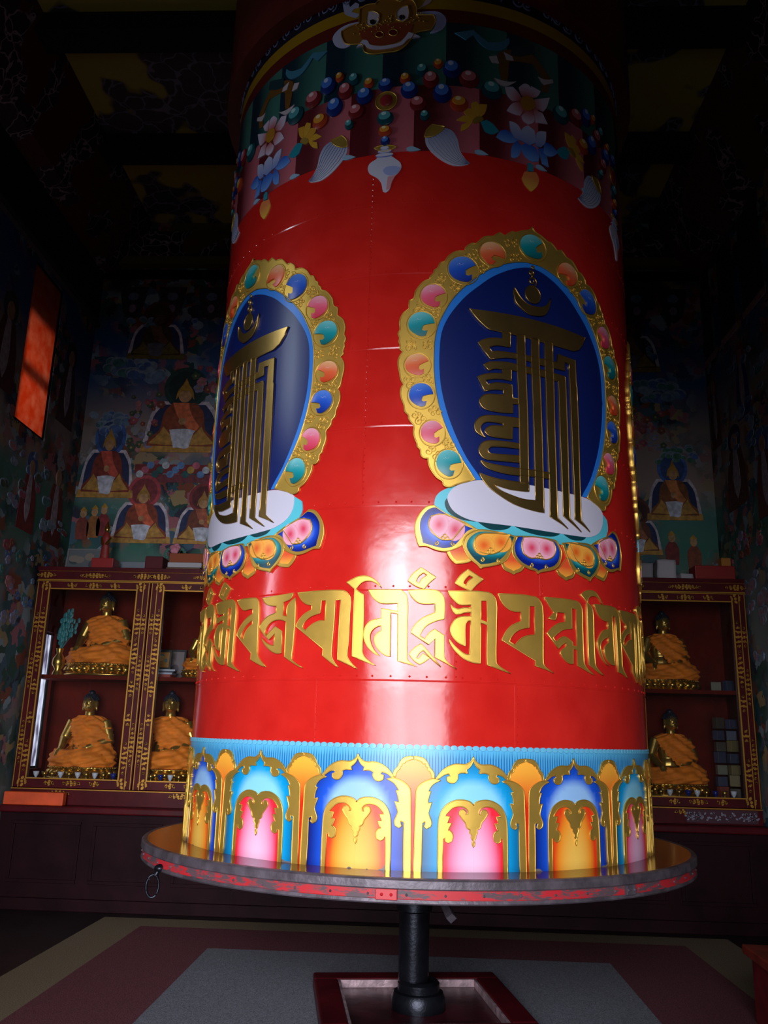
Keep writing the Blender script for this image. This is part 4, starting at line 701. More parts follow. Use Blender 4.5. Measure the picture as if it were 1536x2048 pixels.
        for k, d in enumerate((.44, -.44)):
            lc = c0 + ax * L1 * d
            def lobe(s, z, lc=lc):
                e = np.array((s, z)) - lc; t = math.hypot(e @ ax / (L1 * .52), e @ np.array((-ax[1], ax[0])) / (L2 * .9)); return mix(chh[0], chh[1], (t - .1) / .8) if t < .93 else mix(chh[1], chh[0], (t - .93) / .1 * .55)
            its.append(dict(o=ell(lc[0], lc[1], L1 * .53, L2 * .88, 20, an_), c=lobe, h0=.004, h1=.0155 + .001 * k, ds=.008, dz=.008, sm=False))
        relief('petal_heart', its, on_drum, M['paint'], md)
        bm = bmesh.new(); n = len(ph); q = smooth(ph)
        tube(bm, [on_drum(s, z, .0155) for s, z in q], .0035, True, 5, drum_n)
        for d in (-1, 0, 1): tube(bm, [on_drum(a, c, .0165) for a, c in ell(cx + d * .011, cz_ - hz * .8 + (0 if d else .012), .008, .008, 10)], .003, True, 5, drum_n)
        zz0 = min(z for s, z in pi)
        for d in (-1, 1): tube(bm, [on_drum(a, c, .013) for a, c in spiral(cx + d * hx * .45, zz0 + .022, .012, 1.57, 1.1, d, 12)], .0035, False, 5, drum_n)
        obj('petal_edging', bm, M['gold'], md, 180)
    pb = (T(8, 26, 120), T(22, 70, 200), T(90, 130, 220)); pt = (T(4, 66, 80), T(8, 124, 136), T(90, 190, 192))
    hp = (T(222, 60, 96), T(240, 180, 200)); ho = (T(232, 96, 30), T(246, 176, 70))
    for u in ('u1', 'u2'):
        for p in (b(u), bmir(u)):
            (cx, cz_), (hx, hz) = cent(p)
            def uc(s, z, cz_=cz_, hz=hz): return mix(T(226, 120, 40), T(222, 70, 40), (z - cz_) / hz)
            relief('lotus_petal', [dict(o=p, h1=.007)], on_drum, M['gold'], md, .003)
            ip = [(cx + (s - cx) * .8, cz_ + (z - cz_) * .8 + .008) for s, z in p]
            def uc2(s, z, cz_=cz_, hz=hz): return mix(T(246, 176, 60), T(226, 84, 44), (z - cz_) / hz + .5)
            relief('petal_enamel', [dict(o=ip, c=uc2, h1=.009, ds=.015, dz=.015)], on_drum, M['paint'], md)
    petal(b('p1o'), b('p1i'), b('p1h'), pb, hp); petal(bmir('p1o'), bmir('p1i'), bmir('p1h'), pb, hp)
    petal(b('p2o'), b('p2i'), b('p2h'), pt, ho); petal(bmir('p2o'), bmir('p2i'), bmir('p2h'), pt, ho)
    petal(b('p3o'), b('p3i'), b('p3h'), pb, hp)
    return md
for d in (0, -1.757, 1.70): medallion(d)

# painted valance hanging round the top: pleats, beads, tassels, shells, lotuses and beast faces
vt = 1.5 * R
items = []
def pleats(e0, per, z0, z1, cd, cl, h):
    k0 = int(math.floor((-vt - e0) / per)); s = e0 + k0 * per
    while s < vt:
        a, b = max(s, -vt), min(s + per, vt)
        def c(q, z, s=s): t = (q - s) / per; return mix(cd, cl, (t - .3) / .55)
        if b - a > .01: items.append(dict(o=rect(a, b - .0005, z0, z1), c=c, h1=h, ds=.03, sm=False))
        s += per
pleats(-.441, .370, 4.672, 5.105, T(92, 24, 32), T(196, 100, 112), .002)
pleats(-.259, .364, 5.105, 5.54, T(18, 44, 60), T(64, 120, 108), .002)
for z0, z1, c in ((5.54, 5.63, T(104, 26, 26)), (5.63, 5.715, T(170, 128, 20)), (5.715, 6.1, T(20, 22, 40))):
    items.append(dict(o=rect(-vt, vt, z0, z1), c=c, h1=.003, sm=False))
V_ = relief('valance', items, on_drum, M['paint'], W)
Wd = DATA['W']
SH, LO = -230, 606
def place(pts_mm, variant):       # 0 as traced, 1 mirrored about the shell, 2 mirrored about the lotus, 3 next lotus to the left
    if variant == 0: return mt_(pts_mm)
    if variant == 1: return mt_(pts_mm, 0, SH)
    if variant == 2: return mt_(pts_mm, 0, LO)
    return mt_(pts_mm, -1.672)
BC = {'b': (T(16, 40, 110), T(70, 120, 210), T(190, 205, 235)), 'r': (T(120, 28, 32), T(206, 110, 116), T(240, 200, 205)), 'g': (T(12, 70, 80), T(80, 160, 165), T(190, 225, 225)), 'o': (T(176, 60, 30), T(226, 150, 50), T(245, 220, 170))}
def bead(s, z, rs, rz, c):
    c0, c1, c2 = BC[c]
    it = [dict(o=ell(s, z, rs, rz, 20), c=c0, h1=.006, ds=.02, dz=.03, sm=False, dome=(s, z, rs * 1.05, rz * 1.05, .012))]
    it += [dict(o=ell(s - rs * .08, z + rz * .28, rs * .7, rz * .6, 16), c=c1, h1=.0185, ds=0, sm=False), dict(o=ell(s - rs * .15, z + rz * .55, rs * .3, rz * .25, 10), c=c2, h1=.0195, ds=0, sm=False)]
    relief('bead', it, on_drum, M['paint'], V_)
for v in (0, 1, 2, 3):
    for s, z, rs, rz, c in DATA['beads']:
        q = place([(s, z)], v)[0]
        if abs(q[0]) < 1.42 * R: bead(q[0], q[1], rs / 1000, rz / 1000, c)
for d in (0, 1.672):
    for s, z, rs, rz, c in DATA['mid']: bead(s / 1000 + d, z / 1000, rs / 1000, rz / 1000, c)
    s, z, rs, rz, _ = DATA['rg']; s = s / 1000 + d; z /= 1000
    rn = relief('clasp', [dict(o=ell(s, z, .062, .062, 24), c=T(150, 110, 40), h1=.006, sm=False)], on_drum, M['gold'], V_, .004)
    relief('clasp_stone', [dict(o=ell(s, z, .038, .038, 16), c=T(150, 40, 44), h1=.009, ds=.02, dz=.02, sm=False, dome=(s, z, .04, .04, .012))], on_drum, M['paint'], V_)
def shifted(key, d): return mt_(Wd[key], d)
for d in (0, 1.672):
    it = [dict(o=shifted('shell', d), c=T(206, 206, 226), h1=.004), dict(o=shifted('shell_pink', d), c=T(214, 150, 160), h1=.005), dict(o=shifted('shell_lip', d), c=T(160, 172, 222), h1=.006)]
    s0 = -.2305 + d
    for r_, zz in ((.05, 4.655), (.038, 4.678), (.024, 4.7)): it.append(dict(o=ell(s0 - .002, zz, r_, .011, 14), c=T(120, 136, 205), h1=.0065)); it.append(dict(o=ell(s0 - .002, zz + .004, r_, .010, 14), c=T(210, 210, 230), h1=.0075))
    relief('conch_shell', it, on_drum, M['paint'], V_)
    relief('shell_mount', [dict(o=shifted('shell_gold', d), h1=.006)], on_drum, M['gold'], V_, .003)
for v in (0, 1, 2, 3):
    def g(k): return place(Wd[k], v)
    tz = [q[1] for q in g('tassel')]
    def gr(s, z): return mix(T(214, 214, 230), T(150, 160, 200), (z - min(tz)) / (max(tz) - min(tz)))
    if max(abs(p[0]) for p in g('tassel')) < 1.48 * R:
        relief('tassel', [dict(o=g('tassel'), c=gr, h1=.005, ds=.02, dz=.02)], on_drum, M['paint'], V_)
        tp = g('tassel'); LC = [np.array(tp[q]) for q in (0, 12, 11, 10, 9, 8, 7)]; RC = [np.array(tp[q]) for q in (2, 3, 4, 5, 6, 7)]
        def along(Cn, t): q = t * (len(Cn) - 1); k = min(int(q), len(Cn) - 2); return Cn[k] + (Cn[k + 1] - Cn[k]) * (q - k)
        bm = bmesh.new()
        for e in range(1, 9): tube(bm, [on_drum(*(along(LC, t) * (1 - e / 9) + along(RC, t) * (e / 9)), .0055) for t in (k / 12 for k in range(13))], .0018, False, 4, drum_n)
        obj('tassel_strands', bm, M['strand'], V_)
        relief('tassel_cap', [dict(o=g('tassel_cap'), h1=.008)], on_drum, M['gold'], V_, .003)
    if v in (0, 1, 2):
        yl = T(214, 160, 50)
        it = [dict(o=g('yellow%d' % k), c=mix(yl, T(200, 110, 30), .2 * (k % 2)), h1=.005 + .0006 * k) for k in range(5)]
        relief('yellow_blossom', it, on_drum, M['paint'], V_)
        relief('blossom_stem', [dict(o=g('yellow_stem'), h1=.009)], on_drum, M['gold'], V_)
        relief('teal_drop', [dict(o=g('drop'), c=T(30, 140, 160), h1=.005)], on_drum, M['paint'], V_)
for v in (0, 1):
    def g(k): return place(Wd[k], v)
    def grad(k, a, b):
        p = g(k); zs = [q[1] for q in p]; z0, z1 = min(zs), max(zs)
        return dict(o=p, c=lambda s, z: mix(a, b, (z - z0) / (z1 - z0)), ds=.02, dz=.02)
    lt = []
    for k in range(5): lt.append(dict(grad('blue%d' % k, T(110, 160, 232), T(30, 84, 190)), h1=.005 + .0008 * k))
    for k in range(3): lt.append(dict(grad('pale%d' % k, T(120, 140, 205), T(196, 200, 230)), h1=.010 + .0008 * k))
    relief('blue_lotus', lt, on_drum, M['paint'], V_)
    ec = np.array(g('flower_eye')).mean(0)
    def pkc(s, z): return mix(T(196, 90, 90), T(222, 200, 222), (math.hypot(s - ec[0], z - ec[1]) - .05) / .07)
    relief('pink_flower', [dict(o=g('pink%d' % k), c=pkc, h1=.0055 + .0007 * k, ds=.02, dz=.02) for k in range(7)] + [dict(o=g('flower_eye'), c=T(186, 124, 40), h1=.012)], on_drum, M['paint'], V_)
    relief('lotus_bud', [dict(o=g('bud'), c=lambda s, z: mix(T(236, 190, 70), T(226, 130, 70), (z - 4.5) / .1), h1=.006, ds=.02, dz=.02), dict(o=g('bud_cap'), c=T(50, 140, 160), h1=.008)], on_drum, M['paint'], V_)
    br = T(122, 78, 30)
    it = [dict(o=g('legs'), c=br, h1=.006), dict(o=g('loin'), c=T(30, 60, 70), h1=.0075)] + [dict(o=g('claw%d' % k), c=T(206, 190, 196), h1=.008) for k in range(4)] + [dict(o=g('ribbon'), c=T(70, 130, 160), h1=.008)]
    relief('painted_creature', it, on_drum, M['paint'], V_)
f = lambda k: mt_(Wd[k])
it = [dict(o=f('horn0'), c=T(170, 170, 200), h1=.005), dict(o=f('horn1'), c=T(190, 160, 160), h1=.005), dict(o=f('ruff0'), c=T(196, 190, 222), h1=.006), dict(o=f('ruff1'), c=T(180, 180, 226), h1=.006),
      dict(o=f('face'), c=T(150, 98, 36), h1=.008), dict(o=f('muzzle'), c=T(146, 62, 40), h1=.011), dict(o=f('eye0'), c=T(214, 196, 212), h1=.011), dict(o=f('eye1'), c=T(214, 196, 212), h1=.011),
      dict(o=f('pupil0'), c=T(24, 22, 30), h1=.013), dict(o=f('pupil1'), c=T(24, 22, 30), h1=.013), dict(o=f('nostril0'), c=T(104, 16, 26), h1=.013), dict(o=f('nostril1'), c=T(104, 16, 26), h1=.013), dict(o=f('teeth'), c=T(206, 196, 220), h1=.013)]
relief('beast_face', it, on_drum, M['paint'], V_)
bm = bmesh.new()
for k in ('face', 'nostril0', 'nostril1', 'eye0', 'eye1'):
    tube(bm, [on_drum(s, z, .011) for s, z in smooth(f(k))], .004, True, 5, drum_n)
for k in range(60): s, z = rnd.uniform(-.44, -.02), rnd.uniform(5.5, 5.6); ball(bm, on_drum(s, z, .010), .005, 5, 4)
obj('face_gilding', bm, M['gold'], V_, 180)
# floral scrolls on the dark ring over the yellow band and stray teardrops on the pleat hems
bm = bmesh.new()
for k in range(40):
    s = -vt + .05 + k * .1; 
    for q in range(3): tube(bm, [on_drum(a, b, .006) for a, b in spiral(s + rnd.uniform(-.03, .03), 5.78 + q * .09, rnd.uniform(.03, .05), rnd.uniform(0, 6), 1.3, rnd.choice((-1, 1)), 14)], .005, False, 5, drum_n)
obj('scroll_frieze', bm, simple('pale_blue_scroll', (110, 112, 150), .5), V_, 180)
for s in (-1.18, -.82, -.45, -.08, .3, .675, 1.04): relief('hem_drop', [dict(o=[(s - .03, 4.69), (s, 4.70), (s + .05, 4.675), (s, 4.668), (s - .028, 4.674)], c=T(150, 186, 214), h1=.006)], on_drum, M['paint'], V_)

# ================================================================ bearing base on the floor
bs = thing('wheel_base', 'dark red square floor frame with a steel bearing under the prayer wheel shaft', 'base', (.03, -.01, .0095), math.radians(10.5))
bm = bmesh.new()
o0, i0 = .575, .43
for q in ((-o0, o0, i0, o0), (-o0, o0, -o0, -i0), (-o0, -i0, -i0, i0), (i0, o0, -i0, i0)): box(bm, *q, .0, .085, .012)
obj('frame', bm, M['maroon'], bs)
bm = bmesh.new(); box(bm, -i0 + .001, i0 - .001, -i0 + .001, i0 - .001, 0, .035); obj('tray', bm, simple('worn_red_tray', (62, 20, 28), .3, 0, .1, 14, .5, 7), bs)
bm = bmesh.new()
for q in ((-i0, i0, i0 - .016, i0), (-i0, i0, -i0, -i0 + .016), (-i0, -i0 + .016, -i0, i0), (i0 - .016, i0, -i0, i0)): box(bm, *q, .035, .078, .002)
obj('tray_lip', bm, simple('bare_zinc', (176, 150, 156), .4, .3, .2, 30, .4, 14), bs)
bm = bmesh.new(); lathe(bm, [(0, .036), (.155, .036), (.155, .1), (.14, .125), (.12, .13), (.12, .17), (.105, .185), (.089, .186), (.089, .1), (0, .1)], 40); obj('bearing_collar', bm, M['steel'], bs, 35)
bs.rotation_euler = (0, 0, math.radians(9))

# ================================================================ plinth along the back wall
pl = thing('altar_plinth', 'long low dark maroon panelled plinth along the back wall under both glass cabinets', 'plinth', (0, 2.5, 0))
bm = bmesh.new(); box(bm, XL + .002, XR - .002, 0, .745, .0, .8); obj('body', bm, M['darkwood'], pl)
bm = bmesh.new(); box(bm, XL + .002, XR - .002, -.05, .745, .8, .86, .012); obj('top_board', bm, M['maroon'], pl)
bm = bmesh.new(); box(bm, XL + .002, XR - .002, -.03, .03, 0, .1, .006); obj('foot_board', bm, M['darkwood'], pl)
for k in range(9):
    x = XL + .12 + k * .73; bm = bmesh.new()
    for q in ((x, x + .62, .22, .25), (x, x + .62, .7, .73), (x, x + .03, .25, .7), (x + .59, x + .62, .25, .7)): box(bm, q[0], q[1], -.012, .01, q[2], q[3], .003)
    obj('panel', bm, M['darkwood'], pl)

# ================================================================ cabinets
def flower_ornament(it, x, z, w_, h_, seed, y_mp=None):
    rr = random.Random(seed)
    vert = h_ > w_
    n = max(3, int(max(w_, h_) / (.038 if vert else .03)))
    for k in range(n):
        t = (k + .5) / n * 2 - 1; wd = 1 - abs(t) ** 1.5
        a, b = (0, t * h_ / 2) if vert else (t * w_ / 2, 0)
        hw = (w_ if vert else h_) / 2 * wd
        it.append(dict(o=ell(x + a, z + b, .009 + .004 * wd, .009 + .004 * wd, 8), sm=False, h1=.004))
        for sg in (-1, 1):
            c, d = (sg * hw * .62, rr.uniform(-.008, .008)) if vert else (rr.uniform(-.008, .008), sg * hw * .62)
            it.append(dict(o=ell(x + a + c, z + b + d, max(.006, hw * .42 if vert else .012), max(.0055, .0075 if vert else hw * .36), 8, sg * rr.choice((-1, 1)) * rr.uniform(.4, .9)), sm=False, h1=.004))
def cabinet(name, label, x0, x1, n_doors, flip):
    y0, y1, z0, z1 = 2.6, 3.235, .86, 3.02
    c = thing(name, label, 'cabinet', (0, 0, 0))
    zb_, zt = 1.0, z1
    bm = bmesh.new(); box(bm, x0, x1, y1 - .03, y1, z0, zt); [box(bm, x0, x0 + .03, *q) for q in ([(y0 + .05, y1 - .03, z0, zt)] if flip else [(y0 + .05, y1 - .03, z0, 1.15), (y0 + .05, y1 - .03, 2.45, zt), (y0 + .05, 2.7, 1.15, 2.45), (3.12, y1 - .03, 1.15, 2.45)])]; box(bm, x1 - .03, x1, y0 + .05, y1 - .03, z0, zt); box(bm, x0 + .03, x1 - .03, y0 + .045, y1 - .03, zb_ + .02, zb_ + .07)
    obj('carcase', bm, M['cabin'], c)
    bm = bmesh.new(); box(bm, x0 - .01, x1 + .01 if not flip else x1, y0 - .02, y1, zt - .02, zt + .02, .004); box(bm, x0, x1, y0 - .005, y0 + .06, zt - .105, zt - .02); obj('frame', bm, M['maroon'], c)
    bm = bmesh.new(); box(bm, x0, x1, y0 - .005, y0 + .06, z0, zb_ + .0, .003); obj('base_rail', bm, M['maroon'], c)
    bm = bmesh.new(); box(bm, x0 + .03, x1 - .03, y0 + .1, y1 - .03, 1.985, 2.02); obj('shelf', bm, M['cabin'], c)
    posts = [x0] + [x0 + (x1 - x0) * k / n_doors for k in range(1, n_doors)] + [x1]
    mp = on_y(y0 - .006)
    it = []
    W2 = (x1 - x0) / n_doors
    for k in range(n_doors):
        a = x0 + W2 * k
        flower_ornament(it, a + W2 * .5, zt - .062, .3, .05, k); flower_ornament(it, a + .08, zt - .062, .2, .06, k + 5); flower_ornament(it, a + W2 - .08, zt - .062, .2, .06, k + 9)
        flower_ornament(it, a + W2 * .4, zb_ - .04, .2, .05, 31 + k)
    for zz in (zt - .108, zt - .018, zb_ - .006): it.append(dict(o=rect(x0, x1, zz - .004, zz + .004), sm=False, h1=.004))
    relief('gilt_ornament', it, mp, M['gilt'], c)
    for k in range(n_doors):
        a, b = x0 + W2 * k, x0 + W2 * (k + 1)
        zt2, zb2 = zt - .115, zb_ + .005
        st = .135
        bm = bmesh.new(); f = y0 - .012
        for q in ((a + .004, a + st, zb2, zt2), (b - st, b - .004, zb2, zt2), (a + st, b - st, zt2 - .085, zt2), (a + st, b - st, zb2, zb2 + .085)): box(bm, q[0], q[1], f, f + .05, q[2], q[3], .003)
        d = obj('door', bm, M['maroon'], c)
        it = []
        px0, px1, pz0, pz1 = a + st, b - st, zb2 + .085, zt2 - .085
        for q in ((px0 - .012, px0, pz0 - .01, pz1 + .01), (px1, px1 + .012, pz0 - .01, pz1 + .01), (px0, px1, pz1, pz1 + .01), (px0, px1, pz0 - .01, pz0), (a + .012, a + .019, zb2, zt2), (b - .019, b - .012, zb2, zt2), (a + .062, a + .069, zb2, zt2), (b - .069, b - .062, zb2, zt2), (a, b, zt2 - .01, zt2 - .003)):
            it.append(dict(o=rect(*q), sm=False, h1=.006))
        for xx, sd in ((a + .095, 1), (b - .095, 2)):
            for zc, hh in ((1.28, .3), (1.62, .12), (2.2, .34), (2.5, .3), (1.9, .16)): flower_ornament(it, xx, zc, .06, hh, sd + int(zc * 10))
            for zc in (zt2 - .05, zb2 + .05): flower_ornament(it, xx, zc, .1, .1, sd + 40)
        for xx in (a + .04, b - .04):
            for zc, hh in ((1.4, .4), (2.05, .34), (2.5, .2)): flower_ornament(it, xx, zc, .045, hh, int(zc * 10) + 3)
        for t in (.25, .5, .75):
            flower_ornament(it, px0 + (px1 - px0) * t, zt2 - .045, .16 if t == .5 else .1, .055, int(t * 8)); flower_ornament(it, px0 + (px1 - px0) * t, zb2 + .042, .16 if t == .5 else .1, .05, int(t * 8) + 3)
        relief('gilt_ornament', it, on_y(f), M['gilt'], d)
        bm = bmesh.new(); box(bm, px0 - .005, px1 + .005, f + .02, f + .025, pz0 - .005, pz1 + .005); obj('pane', bm, M['glass'], d)
    return c
cl = cabinet('display_cabinet', 'maroon and gilt glass-fronted cabinet of statues at the left of the back wall', -3.68, -1.46, 2, False)
cr = cabinet('display_cabinet', 'maroon and gilt glass-fronted cabinet of statues at the right of the back wall', .82, 3.03, 2, True)

# ---- statues
def conv(bm, vox, sm=6):
    me = bpy.data.meshes.new('tmp'); bmesh.ops.recalc_face_normals(bm, faces=bm.faces); bm.to_mesh(me); bm.free()
    o = bpy.data.objects.new('tmp', me); col.objects.link(o)
    r = o.modifiers.new('r', 'REMESH'); r.mode = 'VOXEL'; r.voxel_size = vox; r.use_smooth_shade = True
    s = o.modifiers.new('s', 'SMOOTH'); s.iterations = sm; s.factor = .4
    dg = bpy.context.evaluated_depsgraph_get(); m2 = bpy.data.meshes.new_from_object(o.evaluated_get(dg))
    bpy.data.objects.remove(o); bpy.data.meshes.remove(me)
    for p in m2.polygons: p.use_smooth = True
    return m2
def body_mesh():
    bm = bmesh.new()
    ball(bm, (0, -.03, .08), (.25, .16, .075), 20, 12)
    for s in (-1, 1): ball(bm, (s * .2, -.07, .07), (.1, .1, .07), 14, 10)
    ball(bm, (0, .03, .16), (.15, .11, .13), 16, 12); ball(bm, (0, .025, .3), (.135, .095, .15), 16, 12); ball(bm, (0, .02, .41), (.175, .078, .07), 16, 12)
    rod(bm, (0, .015, .44), (0, .0, .54), .05, .045, 12)
    ball(bm, (0, -.005, .59), (.066, .076, .088), 20, 16); ball(bm, (0, -.045, .545), (.04, .035, .03), 12, 8)
    rod(bm, (0, -.075, .605), (0, -.09, .572), .008, .014, 8); ball(bm, (0, -.078, .548), (.022, .012, .007), 10, 6); ball(bm, (0, -.076, .54), (.018, .012, .006), 10, 6)
    for s in (-1, 1):
        ball(bm, (s * .07, .0, .585), (.012, .022, .036), 10, 8); ball(bm, (s * .072, .0, .54), (.010, .014, .026), 10, 8)
        ball(bm, (s * .03, -.066, .612), (.018, .012, .006), 10, 6); ball(bm, (s * .028, -.067, .597), (.015, .012, .008), 10, 6)
    rod(bm, (-.165, .02, .42), (-.235, .0, .25), .058, .046, 12); ball(bm, (-.235, 0, .25), .047); rod(bm, (-.235, 0, .25), (-.19, -.13, .16), .045, .03, 12)
    ball(bm, (-.185, -.15, .145), (.034, .03, .03))
    for k in range(4): x = -.215 + .019 * k; rod(bm, (x, -.165, .14), (x + .003, -.19, .10), .0105, .0095, 8); rod(bm, (x + .003, -.19, .10), (x + .004, -.185, .055 + .008 * abs(k - 1)), .0095, .008, 8)
    rod(bm, (-.155, -.155, .14), (-.135, -.175, .11), .011, .009, 8)
    rod(bm, (.165, .02, .42), (.235, .0, .25), .058, .046, 12); ball(bm, (.235, 0, .25), .047); rod(bm, (.235, 0, .25), (.07, -.14, .165), .045, .03, 12)
    ball(bm, (.045, -.15, .16), (.04, .032, .018))
    for k in range(4): y = -.18 + .018 * k; rod(bm, (.02, y, .162), (-.03 + .008 * abs(k - 1), y - .004, .166), .0095, .0085, 8)
    rod(bm, (.04, -.17, .168), (.0, -.165, .19), .010, .008, 8)
    return conv(bm, .0075, 3)
def robe_mesh(seed):
    rings = [(-.005, .31, .225, -.03), (.04, .33, .24, -.035), (.09, .325, .23, -.03), (.14, .3, .195, -.015), (.19, .262, .15, .005), (.25, .262, .13, .01), (.31, .25, .122, .015), (.37, .228, .112, .02), (.42, .195, .1, .02), (.455, .14, .08, .02), (.475, .09, .065, .018)]
    N = 72; M_ = 44; bm = bmesh.new(); V = []
    zs = np.array([r[0] for r in rings])
    for j in range(M_):
        t = j / (M_ - 1); zz = float(np.interp(t * (len(rings) - 1), range(len(rings)), zs)); q = [float(np.interp(zz, zs, [r[k] for r in rings])) for k in (1, 2, 3)]
        row = []
        for i in range(N):
            a = 2 * PI * i / N
            x, y = math.cos(a), math.sin(a)
            fold = math.sin(15 * a * .5 + zz * 55 + 3 * noise.noise((x * 1.6 + seed, y * 1.6, zz * 5))) * .013
            fold += .009 * math.sin(zz * 120 - x * 9 + 4 * noise.noise((x * 2, y * 2 + seed, zz * 3)))
            rr = 1 + .04 * noise.noise((x * 2 + seed, y * 2, zz * 4))
            row.append(bm.verts.new((x * (q[0] * rr + fold), q[2] + y * (q[1] * rr + fold), zz)))
        V.append(row)
    for j in range(M_ - 1):
        for i in range(N):
            k = (i + 1) % N
            p = (V[j][i].co + V[j + 1][k].co) / 2
            cut = -.055 - max(0, (p.z - .42)) * 2.2 + (0.2 - p.z) * .65
            if p.z > .15 and p.x < cut and p.y < .075 and p.z < .6: continue   # bare right shoulder and arm
            bm.faces.new([V[j][i], V[j][k], V[j + 1][k], V[j + 1][i]])
    bmesh.ops.delete(bm, geom=[v for v in bm.verts if not v.link_faces], context='VERTS')
    me = bpy.data.meshes.new('robe'); bmesh.ops.recalc_face_normals(bm, faces=bm.faces); bm.to_mesh(me); bm.free()
    for p in me.polygons: p.use_smooth = True
    o = bpy.data.objects.new('tmp', me); col.objects.link(o); s = o.modifiers.new('s', 'SOLIDIFY'); s.thickness = .008; s.offset = -1
    m2 = bpy.data.meshes.new_from_object(o.evaluated_get(bpy.context.evaluated_depsgraph_get())); bpy.data.objects.remove(o)
    return m2
def hair_mesh():
    bm = bmesh.new(); ball(bm, (0, .012, .625), (.069, .076, .062), 20, 12); ball(bm, (0, .012, .69), (.034, .036, .032), 14, 10)
    for k in range(150):
        a, e = k * 2.399, math.acos(1 - 1.1 * (k + .5) / 150); p = (.069 * math.sin(e) * math.cos(a), .012 + .077 * math.sin(e) * math.sin(a), .625 + .062 * math.cos(e))
        if p[2] > .612 or p[1] > .0: ball(bm, p, .008, 6, 4)
    me = bpy.data.meshes.new('hair'); bm.to_mesh(me); bm.free()
    for p in me.polygons: p.use_smooth = True
    return me
def pedestal_mesh():
    bm = bmesh.new()
    lathe(bm, [(0, -.125), (.35, -.125), (.355, -.105), (.335, -.1), (.31, -.08), (.3, -.06), (.31, -.035), (.335, -.02), (.335, -.006), (.3, 0), (0, 0)], 48, sx=1, sy=.64, c=(0, -.02, 0))
    for k in range(22):
        a = 2 * PI * k / 22; ball(bm, (.318 * math.cos(a), -.02 + .204 * math.sin(a), -.06), (.042, .036, .032), 10, 8)
    for k in range(60):
        a = 2 * PI * k / 60; ball(bm, (.34 * math.cos(a), -.02 + .217 * math.sin(a), -.013), .009, 6, 4)
    me = bpy.data.meshes.new('pedestal'); bmesh.ops.recalc_face_normals(bm, faces=bm.faces); bm.to_mesh(me); bm.free()
    for p in me.polygons: p.use_smooth = True
    return me
def eyes_mesh():
    bm = bmesh.new()
    for s in (-1, 1):
        ball(bm, (s * .028, -.0775, .6), (.013, .004, .003), 10, 6); tube(bm, [(s * (.012 + .036 * t), -.077 + .012 * t * t, .617 + .008 * math.sin(t * PI)) for t in (0, .25, .5, .75, 1)], .0022, False, 5)
    me = bpy.data.meshes.new('eyes'); bm.to_mesh(me); bm.free(); return me
BODY, HAIR, PED, EYES = body_mesh(), hair_mesh(), pedestal_mesh(), eyes_mesh()
ROBES = [robe_mesh(1.3), robe_mesh(7.7)]
BODY.materials.append(M['skin']); HAIR.materials.append(M['blackhair']); PED.materials.append(M['brass']); EYES.materials.append(M['blackhair'])
for r_ in ROBES: r_.materials.append(M['robe'])
def statue(x, y, z, rz, s, rb, label, ped=True):
    t = thing('buddha_statue', label, 'statue', (x, y, z), rz, 'seated gilded statues in the glass cabinets'); t.scale = (s, s, s)
    for n, me in (('body', BODY), ('hair', HAIR), ('robe', ROBES[rb]), ('pedestal', PED), ('eyes', EYES)):
        o = bpy.data.objects.new(n, me); col.objects.link(o); o.parent = t
        if n == 'robe' : o['label'] = 'saffron cloth robe'
    return t
statue(-3.11, 2.96, 2.147, -.15, 1.0, 0, 'gilded statue in saffron robe on the left cabinet upper shelf, beside a vase')
statue(-3.17, 2.96, 1.19, -.12, .98, 1, 'gilded seated statue in saffron robe at lower left behind the left cabinet glass')
statue(-2.38, 2.96, 1.19, .05, 1.0, 0, 'gilded seated statue in saffron robe at the left cabinet bottom, next to the red wheel')
statue(-2.05, 2.95, 2.11, .1, .7, 1, 'small gilded statue beside picture frames on the left cabinet upper shelf')
statue(2.36, 2.96, 2.12, .2, .92, 1, 'gilded seated statue on the upper shelf of the dim right cabinet')
statue(2.38, 2.96, 1.19, .2, .92, 0, 'gilded seated statue at the bottom of the dim right cabinet')

# ---- offering bowls and small cups along the cabinet floors
def bowl_mesh(r, h, kind):
    bm = bmesh.new(); lathe(bm, [(0, 0), (r * .55, 0), (r * .5, h * .15), (r * .3, h * .3), (r * .8, h * .6), (r, h), (r * .9, h), (r * .6, h * .62), (0, h * .5)], 20)
    me = bpy.data.meshes.new('bowl'); bmesh.ops.recalc_face_normals(bm, faces=bm.faces); bm.to_mesh(me); bm.free()
    for p in me.polygons: p.use_smooth = True
    return me
BW = {k: bowl_mesh(.027, .07, k) for k in ('brass', 'white', 'blueglass')}
for k, me in BW.items(): me.materials.append(M[k])
bw_left = [(-3.5, 'white'), (-3.42, 'brass'), (-3.35, 'brass'), (-3.27, 'white'), (-3.19, 'brass'), (-3.11, 'white'), (-3.03, 'brass'), (-2.95, 'white'), (-2.87, 'brass'), (-2.78, 'blueglass'), (-2.71, 'white'), (-2.43, 'brass'), (-2.34, 'blueglass'), (-2.25, 'white'), (-2.17, 'brass')]
bw_right = [(2.1, 'brass'), (2.18, 'brass'), (2.26, 'white'), (2.34, 'brass'), (2.42, 'blueglass'), (2.5, 'white'), (2.58, 'brass'), (2.66, 'blueglass'), (2.74, 'brass'), (2.82, 'white')]
CN = {'brass': 'small brass', 'white': 'small white', 'blueglass': 'small dark blue'}
